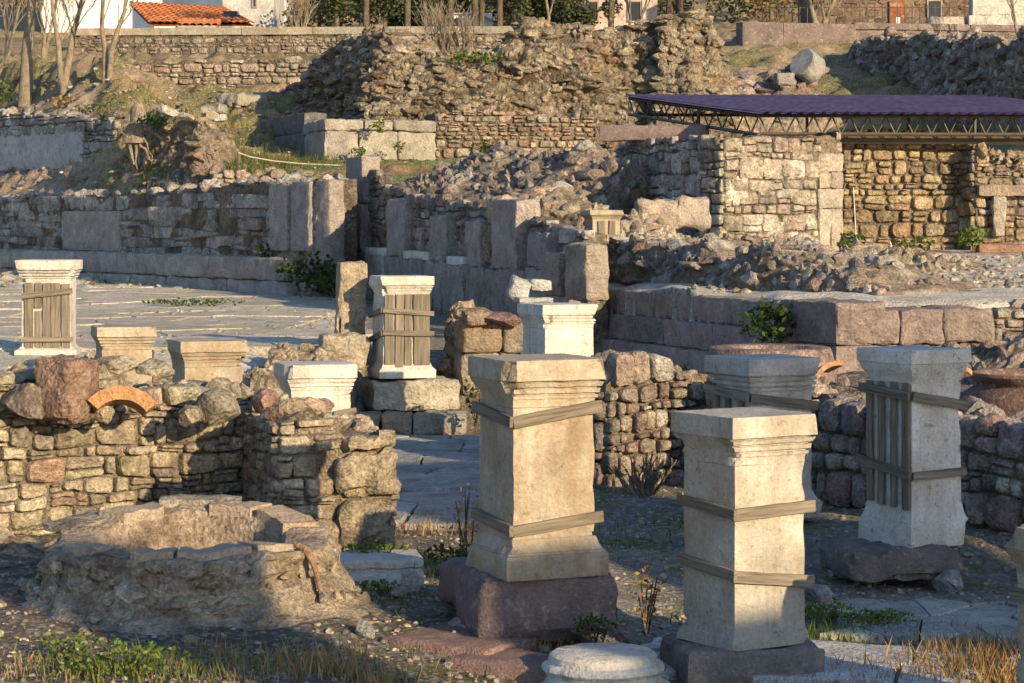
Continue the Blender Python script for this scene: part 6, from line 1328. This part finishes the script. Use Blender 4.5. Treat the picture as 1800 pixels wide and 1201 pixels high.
for i, (px, py, d, w, c, lb) in enumerate([(640, 1108, 15.9, .14, (0.5, 0.49, 0.47), 'pale grey stone left of the reddish slab'), (815, 1082, 16.3, .2, (0.36, 0.33, 0.31), 'grey angular stone before the dark leaning block'), (797, 1092, 16.0, .07, (0.5, 0.48, 0.46), 'small white pebble before the dark leaning block'), (1690, 1128, 16.9, .2, (0.42, 0.30, 0.22), 'tan boulder lying on the cracked pavement'), (1605, 1172, 15.9, .2, (0.40, 0.27, 0.25), 'pinkish boulder in the dry weeds'), (1650, 1168, 16.0, .2, (0.50, 0.43, 0.34), 'pale boulder next to the pinkish one in the dry weeds'), (1780, 1175, 15.9, .25, (0.40, 0.37, 0.34), 'grey boulder at the right corner in the dry weeds'), (1700, 1195, 15.6, .2, (0.38, 0.36, 0.32), 'grey boulder at the bottom edge in the dry weeds'), (1670, 975, 19.0, .22, (0.42, 0.42, 0.42), 'light grey stone at the foot of the shaded boarded pedestal'), (1440, 1000, 18.6, .2, (0.3, 0.29, 0.29), 'dark stone between the two foreground pedestals'), (720, 1022, 17.6, .16, (0.42, 0.37, 0.3), 'rough stone in front of the moulded base'), (700, 1040, 17.3, .14, (0.4, 0.35, 0.28), 'smaller stone in front of the moulded base'), (755, 975, 18.6, .08, (0.5, 0.48, 0.45), 'pale pebble below the path edge'), (590, 992, 17.8, .08, (0.6, 0.58, 0.55), 'white chip at the shoulder of the well'), (1095, 1066, 16.6, .1, (0.4, 0.3, 0.25), 'brown stone right of the purple plinth'), (1470, 925, 19.4, .12, (0.4, 0.4, 0.4), 'round pale stone left of the shaded boarded pedestal')]):
    x, y = X(px, d), d; o = link('boulder', rock_data(BIGROCKS, i % 8, M['stone']), None, (x, y, ground(x, y)+w*.25), (R(-.3, .3), R(-.3, .3), R(0, 6)), (w*.7, w*.6, w*.5), c); tag(o, lb, 'stone', 'loose stones on the ground')

# ---------------------------------------------------------------- unseen houses added behind the viewpoint, heights set to cast the foreground shade
for c0, c1, zt, lb in [(7.45, 8.65, 7.55, 'narrow plastered house added unseen behind the viewpoint to cast shade'), (8.7, 9.55, 5.9, 'low plastered annex added unseen between two shade casting houses'), (9.6, 10.5, 6.85, 'slim plastered house added unseen behind the viewpoint to cast shade'), (10.55, 11.6, 6.15, 'small flat roofed house added unseen behind the viewpoint to cast shade'), (12.5, 15.7, 8.9, 'large plastered house added unseen at the end of the shade casting row')]:
    sa, ca = math.sin(SUN_AZ), math.cos(SUN_AZ); cm = (c0+c1)/2; hb = Vector((cm*sa+10*ca, cm*ca-10*sa, 0)); hw_ = (c1-c0)/2; root = thing('added_shade_house', lb, 'house', hb, math.pi/2-SUN_AZ)
    mb = MB(); wallbox(mb, -hw_, hw_, -6, 0, -.5, zt); mb.build('wall', M['plaster'], root, color=(0.5, 0.45, 0.38))
    mb = MB(); wallbox(mb, -hw_-.02, hw_+.02, -6.1, .1, zt, zt+.12); mb.build('roof_slab', M['concrete'], root, color=(0.35, 0.3, 0.26))
    for k in range(max(1, int(hw_))): window(root, -hw_+.8+k*2.0 if hw_ > 1.2 else 0, .05, 1.2, .8, 1.2)
